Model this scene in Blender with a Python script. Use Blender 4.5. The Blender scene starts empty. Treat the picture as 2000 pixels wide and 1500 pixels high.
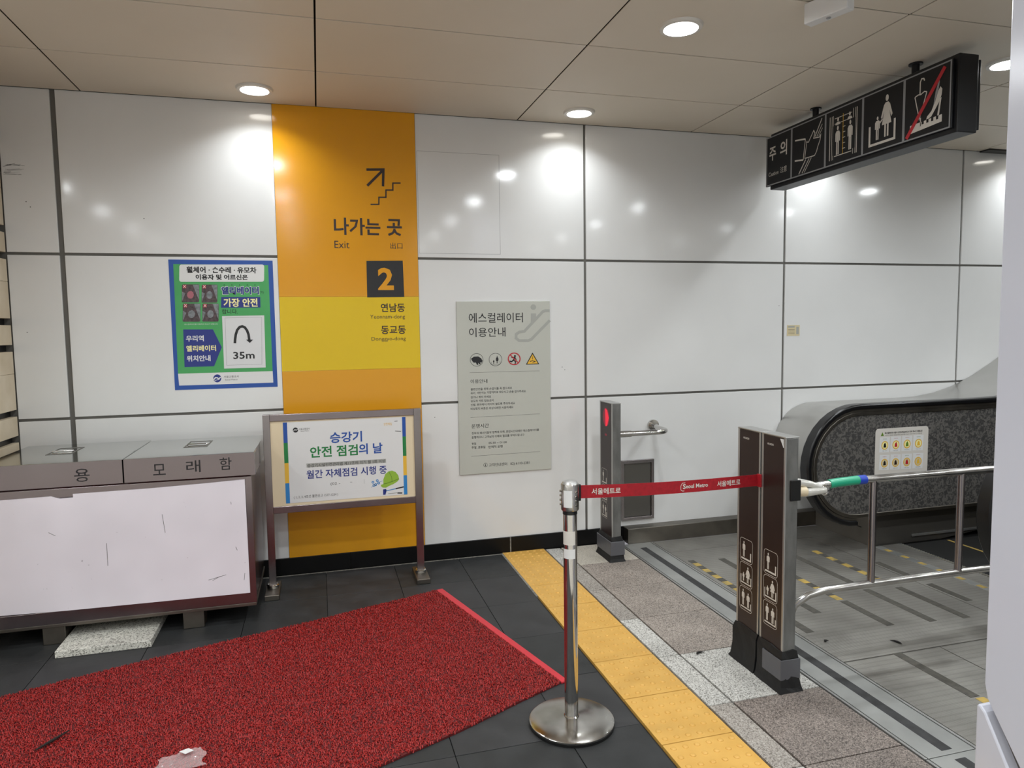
import bpy, bmesh, math, random
import numpy as np
from mathutils import Vector, Matrix, noise

random.seed(7); rng = np.random.default_rng(7)
S = bpy.context.scene; COL = S.collection
PI = math.pi

# ------------------------------------------------------------------ camera, world, exposure
cam_d = bpy.data.cameras.new('camera'); cam = bpy.data.objects.new('camera', cam_d); COL.objects.link(cam)
cam_d.sensor_width = 36.0; cam_d.lens = 1368.12 / 2000 * 36.0; cam_d.clip_start = 0.02
rx, ry, rz = -0.07868968, 0.01428928, -0.26747887
R3 = Matrix.Rotation(rz, 3, 'Z') @ Matrix.Rotation(rx, 3, 'X') @ Matrix.Rotation(ry, 3, 'Y')
Rc = R3 @ Matrix(((1, 0, 0), (0, 0, -1), (0, 1, 0)))
cam.matrix_world = Matrix.Translation((0, 0, 1.6)) @ Rc.to_4x4()
S.camera = cam
S.view_settings.view_transform = 'Standard'; S.view_settings.look = 'None'
S.view_settings.gamma = 1.0; S.view_settings.use_curve_mapping = False
S.view_settings.exposure = -0.12
S.cycles.use_denoising = True
S.cycles.max_bounces = 8
S.cycles.sample_clamp_indirect = 6.0
w = bpy.data.worlds.new('world'); S.world = w; w.use_nodes = True
w.node_tree.nodes['Background'].inputs[0].default_value = (0.95, 0.93, 1.0, 1)
w.node_tree.nodes['Background'].inputs[1].default_value = 0.35
LAMP_W = 17.0           # watts of one downlight
LAMP_WALL = 0.28        # the row right beside the wall is dimmer
LAMP_COL = (0.92, 0.97, 1.0)
H, D = 3.03, 4.76       # ceiling height, distance of the panelled wall
LX = [-4.35, -2.35, -0.315, 1.72, 3.73, 5.77]; LY = [4.49, 3.13, 1.76, 0.39, -1.0, -2.4]

# ------------------------------------------------------------------ materials
def lin(h):
    h = h.lstrip('#'); r = []
    for i in (0, 2, 4):
        c = int(h[i:i+2], 16) / 255
        r.append(c / 12.92 if c <= 0.04045 else ((c + 0.055) / 1.055) ** 2.4)
    return (*r, 1)
def nt(m): return m.node_tree.nodes, m.node_tree.links
def mat(name, col, rough=0.5, metal=0.0, var=None, vscale=8, vdetail=4, bump=0, bscale=60, spec=None, coat=0, stretch=None, rvar=0, emit=None, estr=0, alpha=None, trans=0, aniso=0):
    m = bpy.data.materials.new(name); m.use_nodes = True; n, l = nt(m)
    b = n['Principled BSDF']; c = lin(col) if isinstance(col, str) else col
    b.inputs['Base Color'].default_value = c; b.inputs['Roughness'].default_value = rough; b.inputs['Metallic'].default_value = metal
    if spec is not None: b.inputs['Specular IOR Level'].default_value = spec
    if coat: b.inputs['Coat Weight'].default_value = coat; b.inputs['Coat Roughness'].default_value = 0.06
    if emit: b.inputs['Emission Color'].default_value = lin(emit); b.inputs['Emission Strength'].default_value = estr
    if alpha is not None: b.inputs['Alpha'].default_value = alpha
    if trans: b.inputs['Transmission Weight'].default_value = trans
    if aniso: b.inputs['Anisotropic'].default_value = aniso
    tc = n.new('ShaderNodeTexCoord'); src = tc.outputs['Object']
    if stretch:
        mp = n.new('ShaderNodeMapping'); mp.inputs['Scale'].default_value = stretch; l.new(src, mp.inputs[0]); src = mp.outputs[0]
    if var or rvar:
        t = n.new('ShaderNodeTexNoise'); t.inputs['Scale'].default_value = vscale; t.inputs['Detail'].default_value = vdetail; l.new(src, t.inputs['Vector'])
        if var:
            r = n.new('ShaderNodeValToRGB'); r.color_ramp.elements[0].position = 0.3; r.color_ramp.elements[1].position = 0.7
            r.color_ramp.elements[0].color = lin(var); r.color_ramp.elements[1].color = c
            l.new(t.outputs['Fac'], r.inputs[0]); l.new(r.outputs[0], b.inputs['Base Color'])
        if rvar:
            mr = n.new('ShaderNodeMapRange'); mr.inputs[1].default_value = 0.3; mr.inputs[2].default_value = 0.7
            mr.inputs[3].default_value = rough; mr.inputs[4].default_value = rough + rvar
            l.new(t.outputs['Fac'], mr.inputs[0]); l.new(mr.outputs[0], b.inputs['Roughness'])
    if bump:
        t2 = n.new('ShaderNodeTexNoise'); t2.inputs['Scale'].default_value = bscale; t2.inputs['Detail'].default_value = 3; l.new(src, t2.inputs['Vector'])
        bp = n.new('ShaderNodeBump'); bp.inputs['Strength'].default_value = bump; bp.inputs['Distance'].default_value = 0.003
        l.new(t2.outputs['Fac'], bp.inputs['Height']); l.new(bp.outputs[0], b.inputs['Normal'])
    return m
def speckle(name, base, dark, light, scale=260, rough=0.55, blot=None):
    m = mat(name, base, rough); n, l = nt(m); b = n['Principled BSDF']
    tc = n.new('ShaderNodeTexCoord'); v = n.new('ShaderNodeTexVoronoi'); v.inputs['Scale'].default_value = scale
    l.new(tc.outputs['Object'], v.inputs['Vector'])
    r = n.new('ShaderNodeValToRGB'); r.color_ramp.interpolation = 'CONSTANT'
    e = r.color_ramp.elements; e[0].position = 0; e[0].color = lin(dark); e[1].position = 0.22; e[1].color = lin(base)
    e2 = e.new(0.72); e2.color = lin(light)
    sep = n.new('ShaderNodeSeparateColor'); l.new(v.outputs['Color'], sep.inputs[0]); l.new(sep.outputs[0], r.inputs[0])
    out = r.outputs[0]
    t = n.new('ShaderNodeTexNoise'); t.inputs['Scale'].default_value = 4; t.inputs['Detail'].default_value = 5; l.new(tc.outputs['Object'], t.inputs['Vector'])
    mx = n.new('ShaderNodeMix'); mx.data_type = 'RGBA'; mx.blend_type = 'MULTIPLY'
    mr = n.new('ShaderNodeMapRange'); mr.inputs[1].default_value = 0.3; mr.inputs[2].default_value = 0.7; mr.inputs[3].default_value = 0.78; mr.inputs[4].default_value = 1.08
    l.new(t.outputs['Fac'], mr.inputs[0]); mx.inputs[0].default_value = 1.0
    l.new(out, mx.inputs[6]); l.new(mr.outputs[0], mx.inputs[7]); l.new(mx.outputs[2], b.inputs['Base Color'])
    return m
def scratched(name, base, dark, rough, metal=0.0):
    "painted sheet with long fine scuffs and dirt specks"
    m = mat(name, base, rough, metal); n, l = nt(m); b = n['Principled BSDF']
    tc = n.new('ShaderNodeTexCoord')
    t = n.new('ShaderNodeTexNoise'); t.inputs['Scale'].default_value = 38; t.inputs['Detail'].default_value = 6; l.new(tc.outputs['Object'], t.inputs['Vector'])
    r = n.new('ShaderNodeValToRGB'); e = r.color_ramp.elements
    e[0].position = 0.215; e[0].color = lin(dark); e[1].position = 0.275; e[1].color = lin(base)
    l.new(t.outputs['Fac'], r.inputs[0])
    t2 = n.new('ShaderNodeTexNoise'); t2.inputs['Scale'].default_value = 2.3; l.new(tc.outputs['Object'], t2.inputs['Vector'])
    mr = n.new('ShaderNodeMapRange'); mr.inputs[1].default_value = 0.3; mr.inputs[2].default_value = 0.7; mr.inputs[3].default_value = 0.9; mr.inputs[4].default_value = 1.03
    l.new(t2.outputs['Fac'], mr.inputs[0])
    mx = n.new('ShaderNodeMix'); mx.data_type = 'RGBA'; mx.blend_type = 'MULTIPLY'; mx.inputs[0].default_value = 1
    l.new(r.outputs[0], mx.inputs[6]); l.new(mr.outputs[0], mx.inputs[7]); l.new(mx.outputs[2], b.inputs['Base Color'])
    return m
def ribbed(name, col, rough, metal, scale, strength, axis='Y', var=None):
    m = mat(name, col, rough, metal, var=var, vscale=3); n, l = nt(m); b = n['Principled BSDF']
    tc = n.new('ShaderNodeTexCoord'); wv = n.new('ShaderNodeTexWave'); wv.bands_direction = axis; wv.inputs['Scale'].default_value = scale
    l.new(tc.outputs['Object'], wv.inputs['Vector'])
    bp = n.new('ShaderNodeBump'); bp.inputs['Strength'].default_value = strength; bp.inputs['Distance'].default_value = 0.002
    l.new(wv.outputs['Fac'], bp.inputs['Height']); l.new(bp.outputs[0], b.inputs['Normal'])
    return m
M = {}
M['panel'] = mat('enamel_panel', '#dededd', 0.085, var='#d7d7d6', vscale=1.5, spec=0.5, rvar=0.03)
M['joint'] = mat('dark_gasket', '#63615c', 0.6)
M['ceil'] = mat('ceiling_panel_paint', '#dcd2c2', 0.55, var='#d6ccbb', vscale=1.2, bump=0.04, bscale=300)
M['ceil_gap'] = mat('ceiling_gap', '#120f0c', 0.95, spec=0.1)
M['yellow'] = mat('amber_film', '#dc9a18', 0.14, var='#d69417', vscale=2)
M['yellow2'] = mat('lemon_film', '#dcbb12', 0.22, var='#d8b612', vscale=2)
M['yellow3'] = mat('ochre_film', '#d8981c', 0.24)
M['black'] = mat('black_paint', '#0c0c0d', 0.35)
M['base_black'] = mat('black_skirting', '#0c0c0d', 0.4, spec=0.25, var='#070707', vscale=9)
M['cream'] = mat('cream_stone', '#d9cbb4', 0.6, var='#c9b99e', vscale=6, bump=0.1, bscale=80)
M['slate'] = mat('dark_slate', '#343536', 0.45, spec=0.3, var='#282929', vscale=7, vdetail=8, bump=0.25, bscale=35, rvar=0.15)
M['slate2'] = mat('dark_slate_worn', '#3c3c3d', 0.48, spec=0.3, var='#2c2c2d', vscale=6, vdetail=8, bump=0.25, bscale=30, rvar=0.15)
M['grout'] = mat('dark_grout', '#282725', 0.9)
M['grout_light'] = mat('pale_grout', '#8d8a82', 0.9, var='#5b5853', vscale=60)
M['tact'] = mat('tactile_yellow', '#d3a655', 0.5, var='#c99a48', vscale=9, vdetail=7)
M['gran_l'] = speckle('granite_pale', '#b8b6b0', '#77746e', '#d3d1cb')
M['gran_b'] = speckle('granite_brown', '#8f857c', '#5f5650', '#aba198')
M['gran_b2'] = speckle('granite_brown_dark', '#776d66', '#4d4540', '#978c84')
M['gran_f'] = speckle('granite_cream', '#b9b2a5', '#989084', '#c9c2b6', 300)
M['gran_n'] = speckle('granite_strip', '#99928a', '#6e6760', '#b0aaa2')
M['slab'] = speckle('white_granite', '#c9c7bd', '#85837b', '#dddbd2', 190)
M['conc'] = speckle('concourse_granite', '#cfc9be', '#a9a399', '#dfdad0', 200)
M['carpet'] = mat('red_vinyl_loop', '#a42020', 0.45, spec=0.35, var='#87150f', vscale=90)
M['carpet_d'] = mat('red_mat_backing', '#56070a', 0.8)
M['carpet_e'] = mat('red_vinyl_edge', '#c52f3a', 0.45)
M['steel'] = mat('brushed_steel', '#9a9495', 0.2, 1.0, var='#8f8889', vscale=2, rvar=0.08)
M['steel_h'] = mat('brushed_steel_horizontal', '#938a8c', 0.19, 1.0, var='#877d80', vscale=2, rvar=0.08)
M['steel_d'] = mat('dull_steel', '#8b857c', 0.38, 1.0, var='#6e6a63', vscale=5)
M['steel_lid'] = mat('grey_steel_lid', '#c0c2c0', 0.07, 1.0, var='#b6b8b6', vscale=3, rvar=0.05)
M['chrome'] = mat('chrome', '#c9c7c4', 0.07, 1.0)
M['chrome_w'] = mat('worn_chrome', '#c4c2be', 0.14, 1.0, var='#a5a29e', vscale=9, rvar=0.14)
M['alum'] = mat('grey_aluminium', '#8a8a88', 0.42, 0.75, var='#6f6f6d', vscale=7, stretch=(3, 3, 1))
M['alum_l'] = mat('pale_aluminium', '#b6b6b4', 0.35, 0.8)
M['brown'] = mat('brown_acrylic', '#2b1f1d', 0.34, spec=0.35)
M['print_w'] = mat('pale_print', '#cfcac2', 0.5)
M['print_g'] = mat('grey_print', '#8f9092', 0.5)
M['boot'] = mat('black_rubber', '#0b0b0c', 0.6, bump=0.6, bscale=18)
M['tape_g'] = mat('grey_tape', '#56565a', 0.3, bump=0.7, bscale=14)
M['white'] = mat('white_vinyl', '#d9d9d8', 0.4)
M['white_sh'] = scratched('scuffed_white_sheet', '#e6e1e8', '#a59fa6', 0.33)
M['pillar'] = mat('white_enamel', '#ced0dc', 0.2, var='#c7c9d5', vscale=1)
M['cream_b'] = mat('cream_board', '#dccbab', 0.5)
M['board'] = mat('grey_guide_board', '#b9bab1', 0.35)
M['red'] = mat('red_print', '#b5202c', 0.4)
M['belt'] = mat('red_webbing', '#a3101f', 0.55, var='#8c0c19', vscale=70)
M['blue'] = mat('blue_print', '#1f4c9c', 0.4)
M['navy'] = mat('navy_print', '#20307e', 0.4)
M['green'] = mat('green_print', '#3f9a55', 0.4, var='#48a25c', vscale=6)
M['dgreen'] = mat('dark_green_print', '#1c7a3e', 0.4)
M['lgreen'] = mat('lime_print', '#8db33a', 0.4)
M['lime_d'] = mat('olive_print', '#5f8324', 0.4)
M['lblue'] = mat('light_blue_print', '#2c7fc0', 0.4)
M['pyel'] = mat('yellow_print', '#e2b23a', 0.4)
M['pale_y'] = mat('pale_yellow_print', '#efe7a5', 0.4)
M['ink'] = mat('black_ink', '#17171a', 0.4)
M['ink2'] = mat('faded_ink', '#4a4b49', 0.5)
M['wm'] = mat('watermark_grey', '#a2a39d', 0.4)
M['brown_ink'] = mat('dark_brown_ink', '#2b1c18', 0.4)
M['sign_black'] = mat('sign_black', '#0f1014', 0.4, spec=0.35)
M['pcol1'] = mat('photo_dark', '#33272b', 0.4, var='#5a4a4d', vscale=60)
M['pcol2'] = mat('photo_grey', '#8b8f92', 0.4, var='#5f6468', vscale=50)
M['pcol3'] = mat('photo_red', '#a3606a', 0.4)
M['plate'] = ribbed('ribbed_landing_plate', '#a19e98', 0.4, 0.5, 55, 0.5, 'Y', var='#7f7c77')
M['plate_f'] = mat('smooth_metal_frame', '#b0b1ae', 0.38, 0.6, var='#9a9b99', vscale=4)
m = M['plate']; n, l = nt(m); b = n['Principled BSDF']
tc = n.new('ShaderNodeTexCoord'); wv = n.new('ShaderNodeTexWave'); wv.bands_direction = 'Y'; wv.inputs['Scale'].default_value = 9.5; wv.wave_profile = 'SIN'; l.new(tc.outputs['Object'], wv.inputs['Vector'])
r = n.new('ShaderNodeValToRGB'); e = r.color_ramp.elements; e[0].position = 0.0; e[0].color = (0.78, 0.78, 0.77, 1); e[1].position = 0.35; e[1].color = (0.93, 0.93, 0.92, 1); l.new(wv.outputs['Fac'], r.inputs[0])
old = b.inputs['Base Color'].links[0].from_socket; mx = n.new('ShaderNodeMix'); mx.data_type = 'RGBA'; mx.blend_type = 'MULTIPLY'; mx.inputs[0].default_value = 1
l.new(old, mx.inputs[6]); l.new(r.outputs[0], mx.inputs[7]); l.new(mx.outputs[2], b.inputs['Base Color'])
M['comb'] = ribbed('comb_plate', '#6f6c66', 0.45, 0.8, 60, 0.6, 'Y')
M['grout_d'] = mat('black_gap', '#0b0b0b', 0.9)
M['step'] = ribbed('dark_step', '#2a2a29', 0.5, 0.5, 70, 0.8, 'Y')
M['stripe'] = mat('dark_grip_tape', '#3d3b37', 0.8, var='#55524a', vscale=30)
M['stripe_b'] = mat('black_grip_tape', '#262626', 0.8, var='#39393a', vscale=20)
M['stripe_y'] = mat('yellow_grip_tape', '#c0a04c', 0.7, var='#8f7f4e', vscale=22)
M['rubber'] = mat('handrail_rubber', '#0e0e10', 0.28)
M['tex_steel'] = None
m = mat('patterned_steel', '#6e6c69', 0.42, 0.35); n, l = nt(m); b = n['Principled BSDF']
tc = n.new('ShaderNodeTexCoord'); t = n.new('ShaderNodeTexNoise'); t.inputs['Scale'].default_value = 42; t.inputs['Detail'].default_value = 2; t.inputs['Distortion'].default_value = 1.2
l.new(tc.outputs['Object'], t.inputs['Vector']); r = n.new('ShaderNodeValToRGB'); e = r.color_ramp.elements
e[0].position = 0.44; e[0].color = lin('#4a4948'); e[1].position = 0.56; e[1].color = lin('#74716d'); l.new(t.outputs['Fac'], r.inputs[0]); l.new(r.outputs[0], b.inputs['Base Color'])
bp = n.new('ShaderNodeBump'); bp.inputs['Strength'].default_value = 0.3; bp.inputs['Distance'].default_value = 0.002; l.new(t.outputs['Fac'], bp.inputs['Height']); l.new(bp.outputs[0], b.inputs['Normal'])
M['tex_steel'] = m
M['deck'] = mat('brushed_decking', '#bdbcb9', 0.3, 0.7, var='#aeada9', vscale=2)
M['newel'] = mat('beige_newel_box', '#86817a', 0.4, 0.7)
M['dark_skirt'] = mat('dark_skirt', '#63605b', 0.4, 0.6)
M['diffuser'] = mat('lamp_diffuser', '#ffffff', 0.4, emit='#fffaf0', estr=14)
M['rim'] = mat('lamp_rim', '#d8d4cd', 0.4)
M['led'] = mat('red_led', '#200006', 0.4, emit='#f50a35', estr=1.0)
M['led_dim'] = mat('dim_red_led', '#200006', 0.4, emit='#c0103a', estr=0.35)
M['tape_gr'] = mat('green_tape', '#1d9c77', 0.3)
M['tape_bl'] = mat('blue_tape', '#1c3fae', 0.3)
M['wrap'] = mat('clear_wrap_on_tube', '#d5d3cc', 0.16, 0.3, bump=0.8, bscale=25)
M['plastic'] = mat('clear_plastic', '#f4dcdc', 0.12, trans=0.3, alpha=0.45, bump=0.9, bscale=40)
M['beige'] = mat('beige_sticker', '#cdbf9a', 0.5)
M['dirt'] = mat('dried_leaf', '#171412', 0.8)
M['paper'] = mat('copy_paper', '#d5d5d6', 0.5, bump=0.3, bscale=30)

# ------------------------------------------------------------------ mesh helpers
ORG = {}
class MB:
    def __init__(s): s.bm = bmesh.new()
    def box(s, x0, x1, y0, y1, z0, z1, bev=0):
        g = bmesh.ops.create_cube(s.bm, size=1)
        c = Vector(((x0+x1)/2, (y0+y1)/2, (z0+z1)/2)); d = (abs(x1-x0), abs(y1-y0), abs(z1-z0))
        for v in g['verts']: v.co = Vector((v.co.x*d[0], v.co.y*d[1], v.co.z*d[2])) + c
        if bev:
            ed = {e for v in g['verts'] for e in v.link_edges}
            bmesh.ops.bevel(s.bm, geom=list(ed), offset=bev, segments=2, affect='EDGES', profile=0.5)
        return s
    def prism(s, pts, fn, d0, d1):
        "pts: 2D outline, fn(a,b,d)->3D"
        A = [s.bm.verts.new(fn(a, b, d0)) for a, b in pts]; B = [s.bm.verts.new(fn(a, b, d1)) for a, b in pts]
        s.bm.faces.new(A); s.bm.faces.new(B[::-1]); k = len(pts)
        for i in range(k): s.bm.faces.new((A[i], B[i], B[(i+1) % k], A[(i+1) % k]))
        return s
    def ring(s, outer, inner, fn, d0, d1):
        k = len(outer); V = [[s.bm.verts.new(fn(a, b, d)) for a, b in pts] for pts, d in ((outer, d0), (inner, d0), (inner, d1), (outer, d1))]
        for q in range(4):
            a, b = V[q], V[(q+1) % 4]
            for i in range(k): s.bm.faces.new((a[i], a[(i+1) % k], b[(i+1) % k], b[i]))
        return s
    def strip(s, outer, inner, fn, d0, d1):
        "an open band between two outlines"
        k = len(outer); V = [[s.bm.verts.new(fn(a, b, d)) for a, b in pts] for pts, d in ((outer, d0), (inner, d0), (inner, d1), (outer, d1))]
        for q in range(4):
            a, b = V[q], V[(q+1) % 4]
            for i in range(k-1): s.bm.faces.new((a[i], a[i+1], b[i+1], b[i]))
        s.bm.faces.new([V[q][0] for q in range(4)]); s.bm.faces.new([V[q][-1] for q in range(4)][::-1])
        return s
    def tube(s, path, r, seg=14, cap=True):
        path = [Vector(p) for p in path]; rings = []; up = None
        for i, p in enumerate(path):
            t = ((path[min(i+1, len(path)-1)] - p).normalized() + (p - path[max(i-1, 0)]).normalized()).normalized()
            if up is None: up = Vector((0, 0, 1)) if abs(t.z) < 0.9 else Vector((1, 0, 0))
            a = t.cross(up).normalized(); b = a.cross(t).normalized(); up = b
            rr = r[i] if isinstance(r, (list, tuple)) else r
            rings.append([s.bm.verts.new(p + a*math.cos(2*PI*k/seg)*rr + b*math.sin(2*PI*k/seg)*rr) for k in range(seg)])
        for A, B in zip(rings, rings[1:]):
            for k in range(seg): s.bm.faces.new((A[k], A[(k+1) % seg], B[(k+1) % seg], B[k]))
        if cap: s.bm.faces.new(rings[0][::-1]); s.bm.faces.new(rings[-1])
        return s
    def lathe(s, prof, c, seg=40):
        c = Vector(c); rings = []
        for r, z in prof:
            rings.append([s.bm.verts.new(c + Vector((r*math.cos(2*PI*k/seg), r*math.sin(2*PI*k/seg), z))) for k in range(seg)] if r > 1e-6 else [s.bm.verts.new(c + Vector((0, 0, z)))])
        for A, B in zip(rings, rings[1:]):
            if len(A) == 1 and len(B) > 1:
                for k in range(seg): s.bm.faces.new((A[0], B[(k+1) % seg], B[k]))
            elif len(B) == 1 and len(A) > 1:
                for k in range(seg): s.bm.faces.new((A[k], A[(k+1) % seg], B[0]))
            elif len(A) > 1:
                for k in range(seg): s.bm.faces.new((A[k], A[(k+1) % seg], B[(k+1) % seg], B[k]))
        return s
    def build(s, name, m, parent=None, smooth=False, bevel=0, label=None):
        bmesh.ops.recalc_face_normals(s.bm, faces=s.bm.faces)
        org = ORG.get(parent.name, Vector((0, 0, 0))) if parent else Vector((0, 0, 0))
        for v in s.bm.verts: v.co -= org
        me = bpy.data.meshes.new(name); s.bm.to_mesh(me); s.bm.free()
        if smooth:
            me.polygons.foreach_set('use_smooth', [True]*len(me.polygons)); 
            try: me.set_sharp_from_angle(angle=math.radians(40))
            except Exception: pass
        me.materials.append(M[m] if isinstance(m, str) else m)
        o = bpy.data.objects.new(name, me); COL.objects.link(o)
        if parent: o.parent = parent; ORG[o.name] = org
        if bevel:
            b = o.modifiers.new('edge', 'BEVEL'); b.width = bevel; b.segments = 2; b.limit_method = 'ANGLE'
        if label: o['label'] = label
        return o
def thing(name, label, cat, loc, group=None):
    o = bpy.data.objects.new(name, None); COL.objects.link(o); o.location = loc; o.empty_display_size = 0.1
    o['label'] = label; o['category'] = cat
    if group: o['group'] = group
    ORG[o.name] = Vector(loc); return o
def tag(o, label, cat, group=None, kind=None):
    o['label'] = label; o['category'] = cat
    if group: o['group'] = group
    if kind: o['kind'] = kind
    return o
def struct(name, label=None):
    o = bpy.data.objects.new(name, None); COL.objects.link(o); o['kind'] = 'structure'; ORG[o.name] = Vector((0, 0, 0))
    if label: o['label'] = label
    return o
def piece(name, mesh, loc, parent, m=None):
    o = bpy.data.objects.new(name, mesh); COL.objects.link(o); o.location = loc; o.parent = parent
    return o
def tmesh(name, build, m):
    mb = MB(); build(mb); bmesh.ops.recalc_face_normals(mb.bm, faces=mb.bm.faces)
    me = bpy.data.meshes.new(name); mb.bm.to_mesh(me); mb.bm.free(); me.materials.append(M[m]); return me
def circ(cx, cy, r, n=24, ry_=None, a0=0, a1=2*PI, closed=True):
    k = n if closed else n+1
    return [(cx + r*math.cos(a0+(a1-a0)*i/n), cy + (ry_ or r)*math.sin(a0+(a1-a0)*i/n)) for i in range(k)]

class Art:
    """flat print on a plane. origin + u*x + v*y + n*lift. A Grid gives the print's own layout coordinates."""
    def __init__(s, origin, u, v, n, parent, quad=None, size=None, name='print'):
        s.o, s.u, s.v, s.n = (Vector(q) for q in (origin, u, v, n)); s.parent = parent; s.name = name
        s.store = {}; s.h = None; s.k = 0
        if quad:
            w_, h_ = size; dst = [(0, h_), (w_, h_), (w_, 0), (0, 0)]; A = []; B = []
            for (x, y), (X, Y) in zip(quad, dst):
                A.append([x, y, 1, 0, 0, 0, -X*x, -X*y]); B.append(X); A.append([0, 0, 0, x, y, 1, -Y*x, -Y*y]); B.append(Y)
            s.h = np.append(np.linalg.solve(np.array(A, float), np.array(B, float)), 1).reshape(3, 3)
    def g(s, x, y):
        if s.h is None: return (x, y)
        q = s.h @ np.array([x, y, 1.0]); return (q[0]/q[2], q[1]/q[2])
    def P(s, x, y, lift): return s.o + s.u*x + s.v*y + s.n*lift
    def _add(s, key, verts, faces):
        key = (key[0], key[1], s.k if key[0] in ('pictogram', 'photo', 'cross_badge', 'badge', 'card', 'edge_stripe', 'panel_border', 'stop_lamp') else 0)
        V, F = s.store.setdefault(key, ([], [])); k = len(V); V.extend(verts); F.extend([tuple(i+k for i in f) for f in faces])
    def poly(s, pts, m, lift=0.0006, name=None, raw=False):
        q = [(x, y) if raw else s.g(x, y) for x, y in pts]
        s._add((name or 'print', m), [s.P(a, b, lift) for a, b in q], [tuple(range(len(q)))])
    def rect(s, x0, y0, x1, y1, m, lift=0.0006, name=None): s.poly([(x0, y0), (x1, y0), (x1, y1), (x0, y1)], m, lift, name)
    def rrect(s, x0, y0, x1, y1, r, m, lift=0.0006, name=None):
        s.poly(s.rr(x0, y0, x1, y1, r), m, lift, name)
    def rr(s, x0, y0, x1, y1, r):
        p = []
        sx = 1 if x1 > x0 else -1; sy = 1 if y1 > y0 else -1
        for cx, cy, a in ((x1-r*sx, y1-r*sy, 0), (x0+r*sx, y1-r*sy, 90), (x0+r*sx, y0+r*sy, 180), (x1-r*sx, y0+r*sy, 270)):
            for k in range(5):
                t_ = math.radians(a + k*22.5); p.append((cx + r*sx*math.cos(t_), cy + r*sy*math.sin(t_)))
        return p
    def disc(s, x, y, r, m, lift=0.0006, name=None, ry_=None): s.poly(circ(x, y, r, 22, ry_), m, lift, name)
    def line(s, pts, wd, m, lift=0.0006, name=None, closed=False):
        "wd in metres"
        q = [Vector(s.g(x, y)) for x, y in pts]
        if closed: q = q + [q[0]]
        k = len(q); L = []; Rr = []
        for i in range(k):
            a = q[i] - q[i-1] if i > 0 else (q[i]-q[-2] if closed else None)
            b = q[i+1] - q[i] if i < k-1 else (q[1]-q[i] if closed else None)
            if a is None: a = b
            if b is None: b = a
            a = a.normalized(); b = b.normalized(); t_ = (a+b)
            t_ = t_.normalized() if t_.length > 1e-6 else a
            nn = Vector((-t_.y, t_.x)); c = max(0.35, nn.dot(Vector((-a.y, a.x))))
            L.append(q[i] + nn*wd/2/c); Rr.append(q[i] - nn*wd/2/c)
        V = [s.P(*p, lift) for p in L] + [s.P(*p, lift) for p in Rr]
        s._add((name or 'print', m), V, [(i, i+1, k+i+1, k+i) for i in range(k-1)])
    def text(s, body, x0, y0, x1, y1, m, bold=0.0, lift=0.0008, name='lettering', slant=0):
        c = bpy.data.curves.new('t', 'FONT'); c.body = body; c.size = 1; c.resolution_u = 2; c.offset = bold
        o = bpy.data.objects.new('t', c); me = o.to_mesh()
        n_ = len(me.vertices)
        if n_ == 0: o.to_mesh_clear(); bpy.data.objects.remove(o); return
        co = np.empty(n_*3); me.vertices.foreach_get('co', co); co = co.reshape(-1, 3)
        F = [tuple(p.vertices) for p in me.polygons]; o.to_mesh_clear(); bpy.data.objects.remove(o); bpy.data.curves.remove(c)
        mn, mx = co.min(0), co.max(0); xm, ym = (x0+x1)/2, (y0+y1)/2
        U0 = s.g(x0, ym)[0]; U1 = s.g(x1, ym)[0]; V0 = s.g(xm, y0)[1]; V1 = s.g(xm, y1)[1]
        if V0 > V1: V0, V1 = V1, V0
        X = U0 + (co[:, 0]-mn[0])/(mx[0]-mn[0])*(U1-U0); Y = V0 + (co[:, 1]-mn[1])/(mx[1]-mn[1])*(V1-V0)
        s._add((name, m), [s.P(a, b, lift) for a, b in zip(X, Y)], F)
    def flush(s):
        for (name, m, k_), (V, F) in s.store.items():
            org = ORG.get(s.parent.name, Vector((0, 0, 0)))
            me = bpy.data.meshes.new(name); me.from_pydata([v-org for v in V], [], F); me.materials.append(M[m]); me.validate()
            o = bpy.data.objects.new(name, me); COL.objects.link(o); o.parent = s.parent; ORG[o.name] = org
            if name in ('lettering', 'handwriting', 'dots', 'flower_picture', 'scuff', 'smudge'): o['kind'] = 'stuff'
    def nx(s): s.k += 1
# human pictograms in a unit box (x 0..1, y 0..1 up), drawn through f(x,y)
def pict(A, f, kind, m, lift, name='pictogram'):
    def pl(p): A.poly([f(*q) for q in p], m, lift, name)
    if kind == 'man':
        pl(circ(0.5, 0.92, 0.08, 14)); pl([(0.38, 0.82), (0.62, 0.82), (0.72, 0.74), (0.72, 0.46), (0.64, 0.46), (0.62, 0.7), (0.62, 0.0), (0.52, 0.0), (0.52, 0.42), (0.48, 0.42), (0.48, 0.0), (0.38, 0.0), (0.38, 0.7), (0.36, 0.46), (0.28, 0.46), (0.28, 0.74)])
    if kind == 'woman':
        pl(circ(0.5, 0.92, 0.08, 14)); pl([(0.42, 0.82), (0.58, 0.82), (0.66, 0.76), (0.8, 0.5), (0.74, 0.44), (0.63, 0.62), (0.75, 0.3), (0.61, 0.3), (0.61, 0.0), (0.53, 0.0), (0.53, 0.3), (0.47, 0.3), (0.47, 0.0), (0.39, 0.0), (0.39, 0.3), (0.25, 0.3), (0.37, 0.62), (0.26, 0.44), (0.2, 0.5), (0.34, 0.76)])

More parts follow.
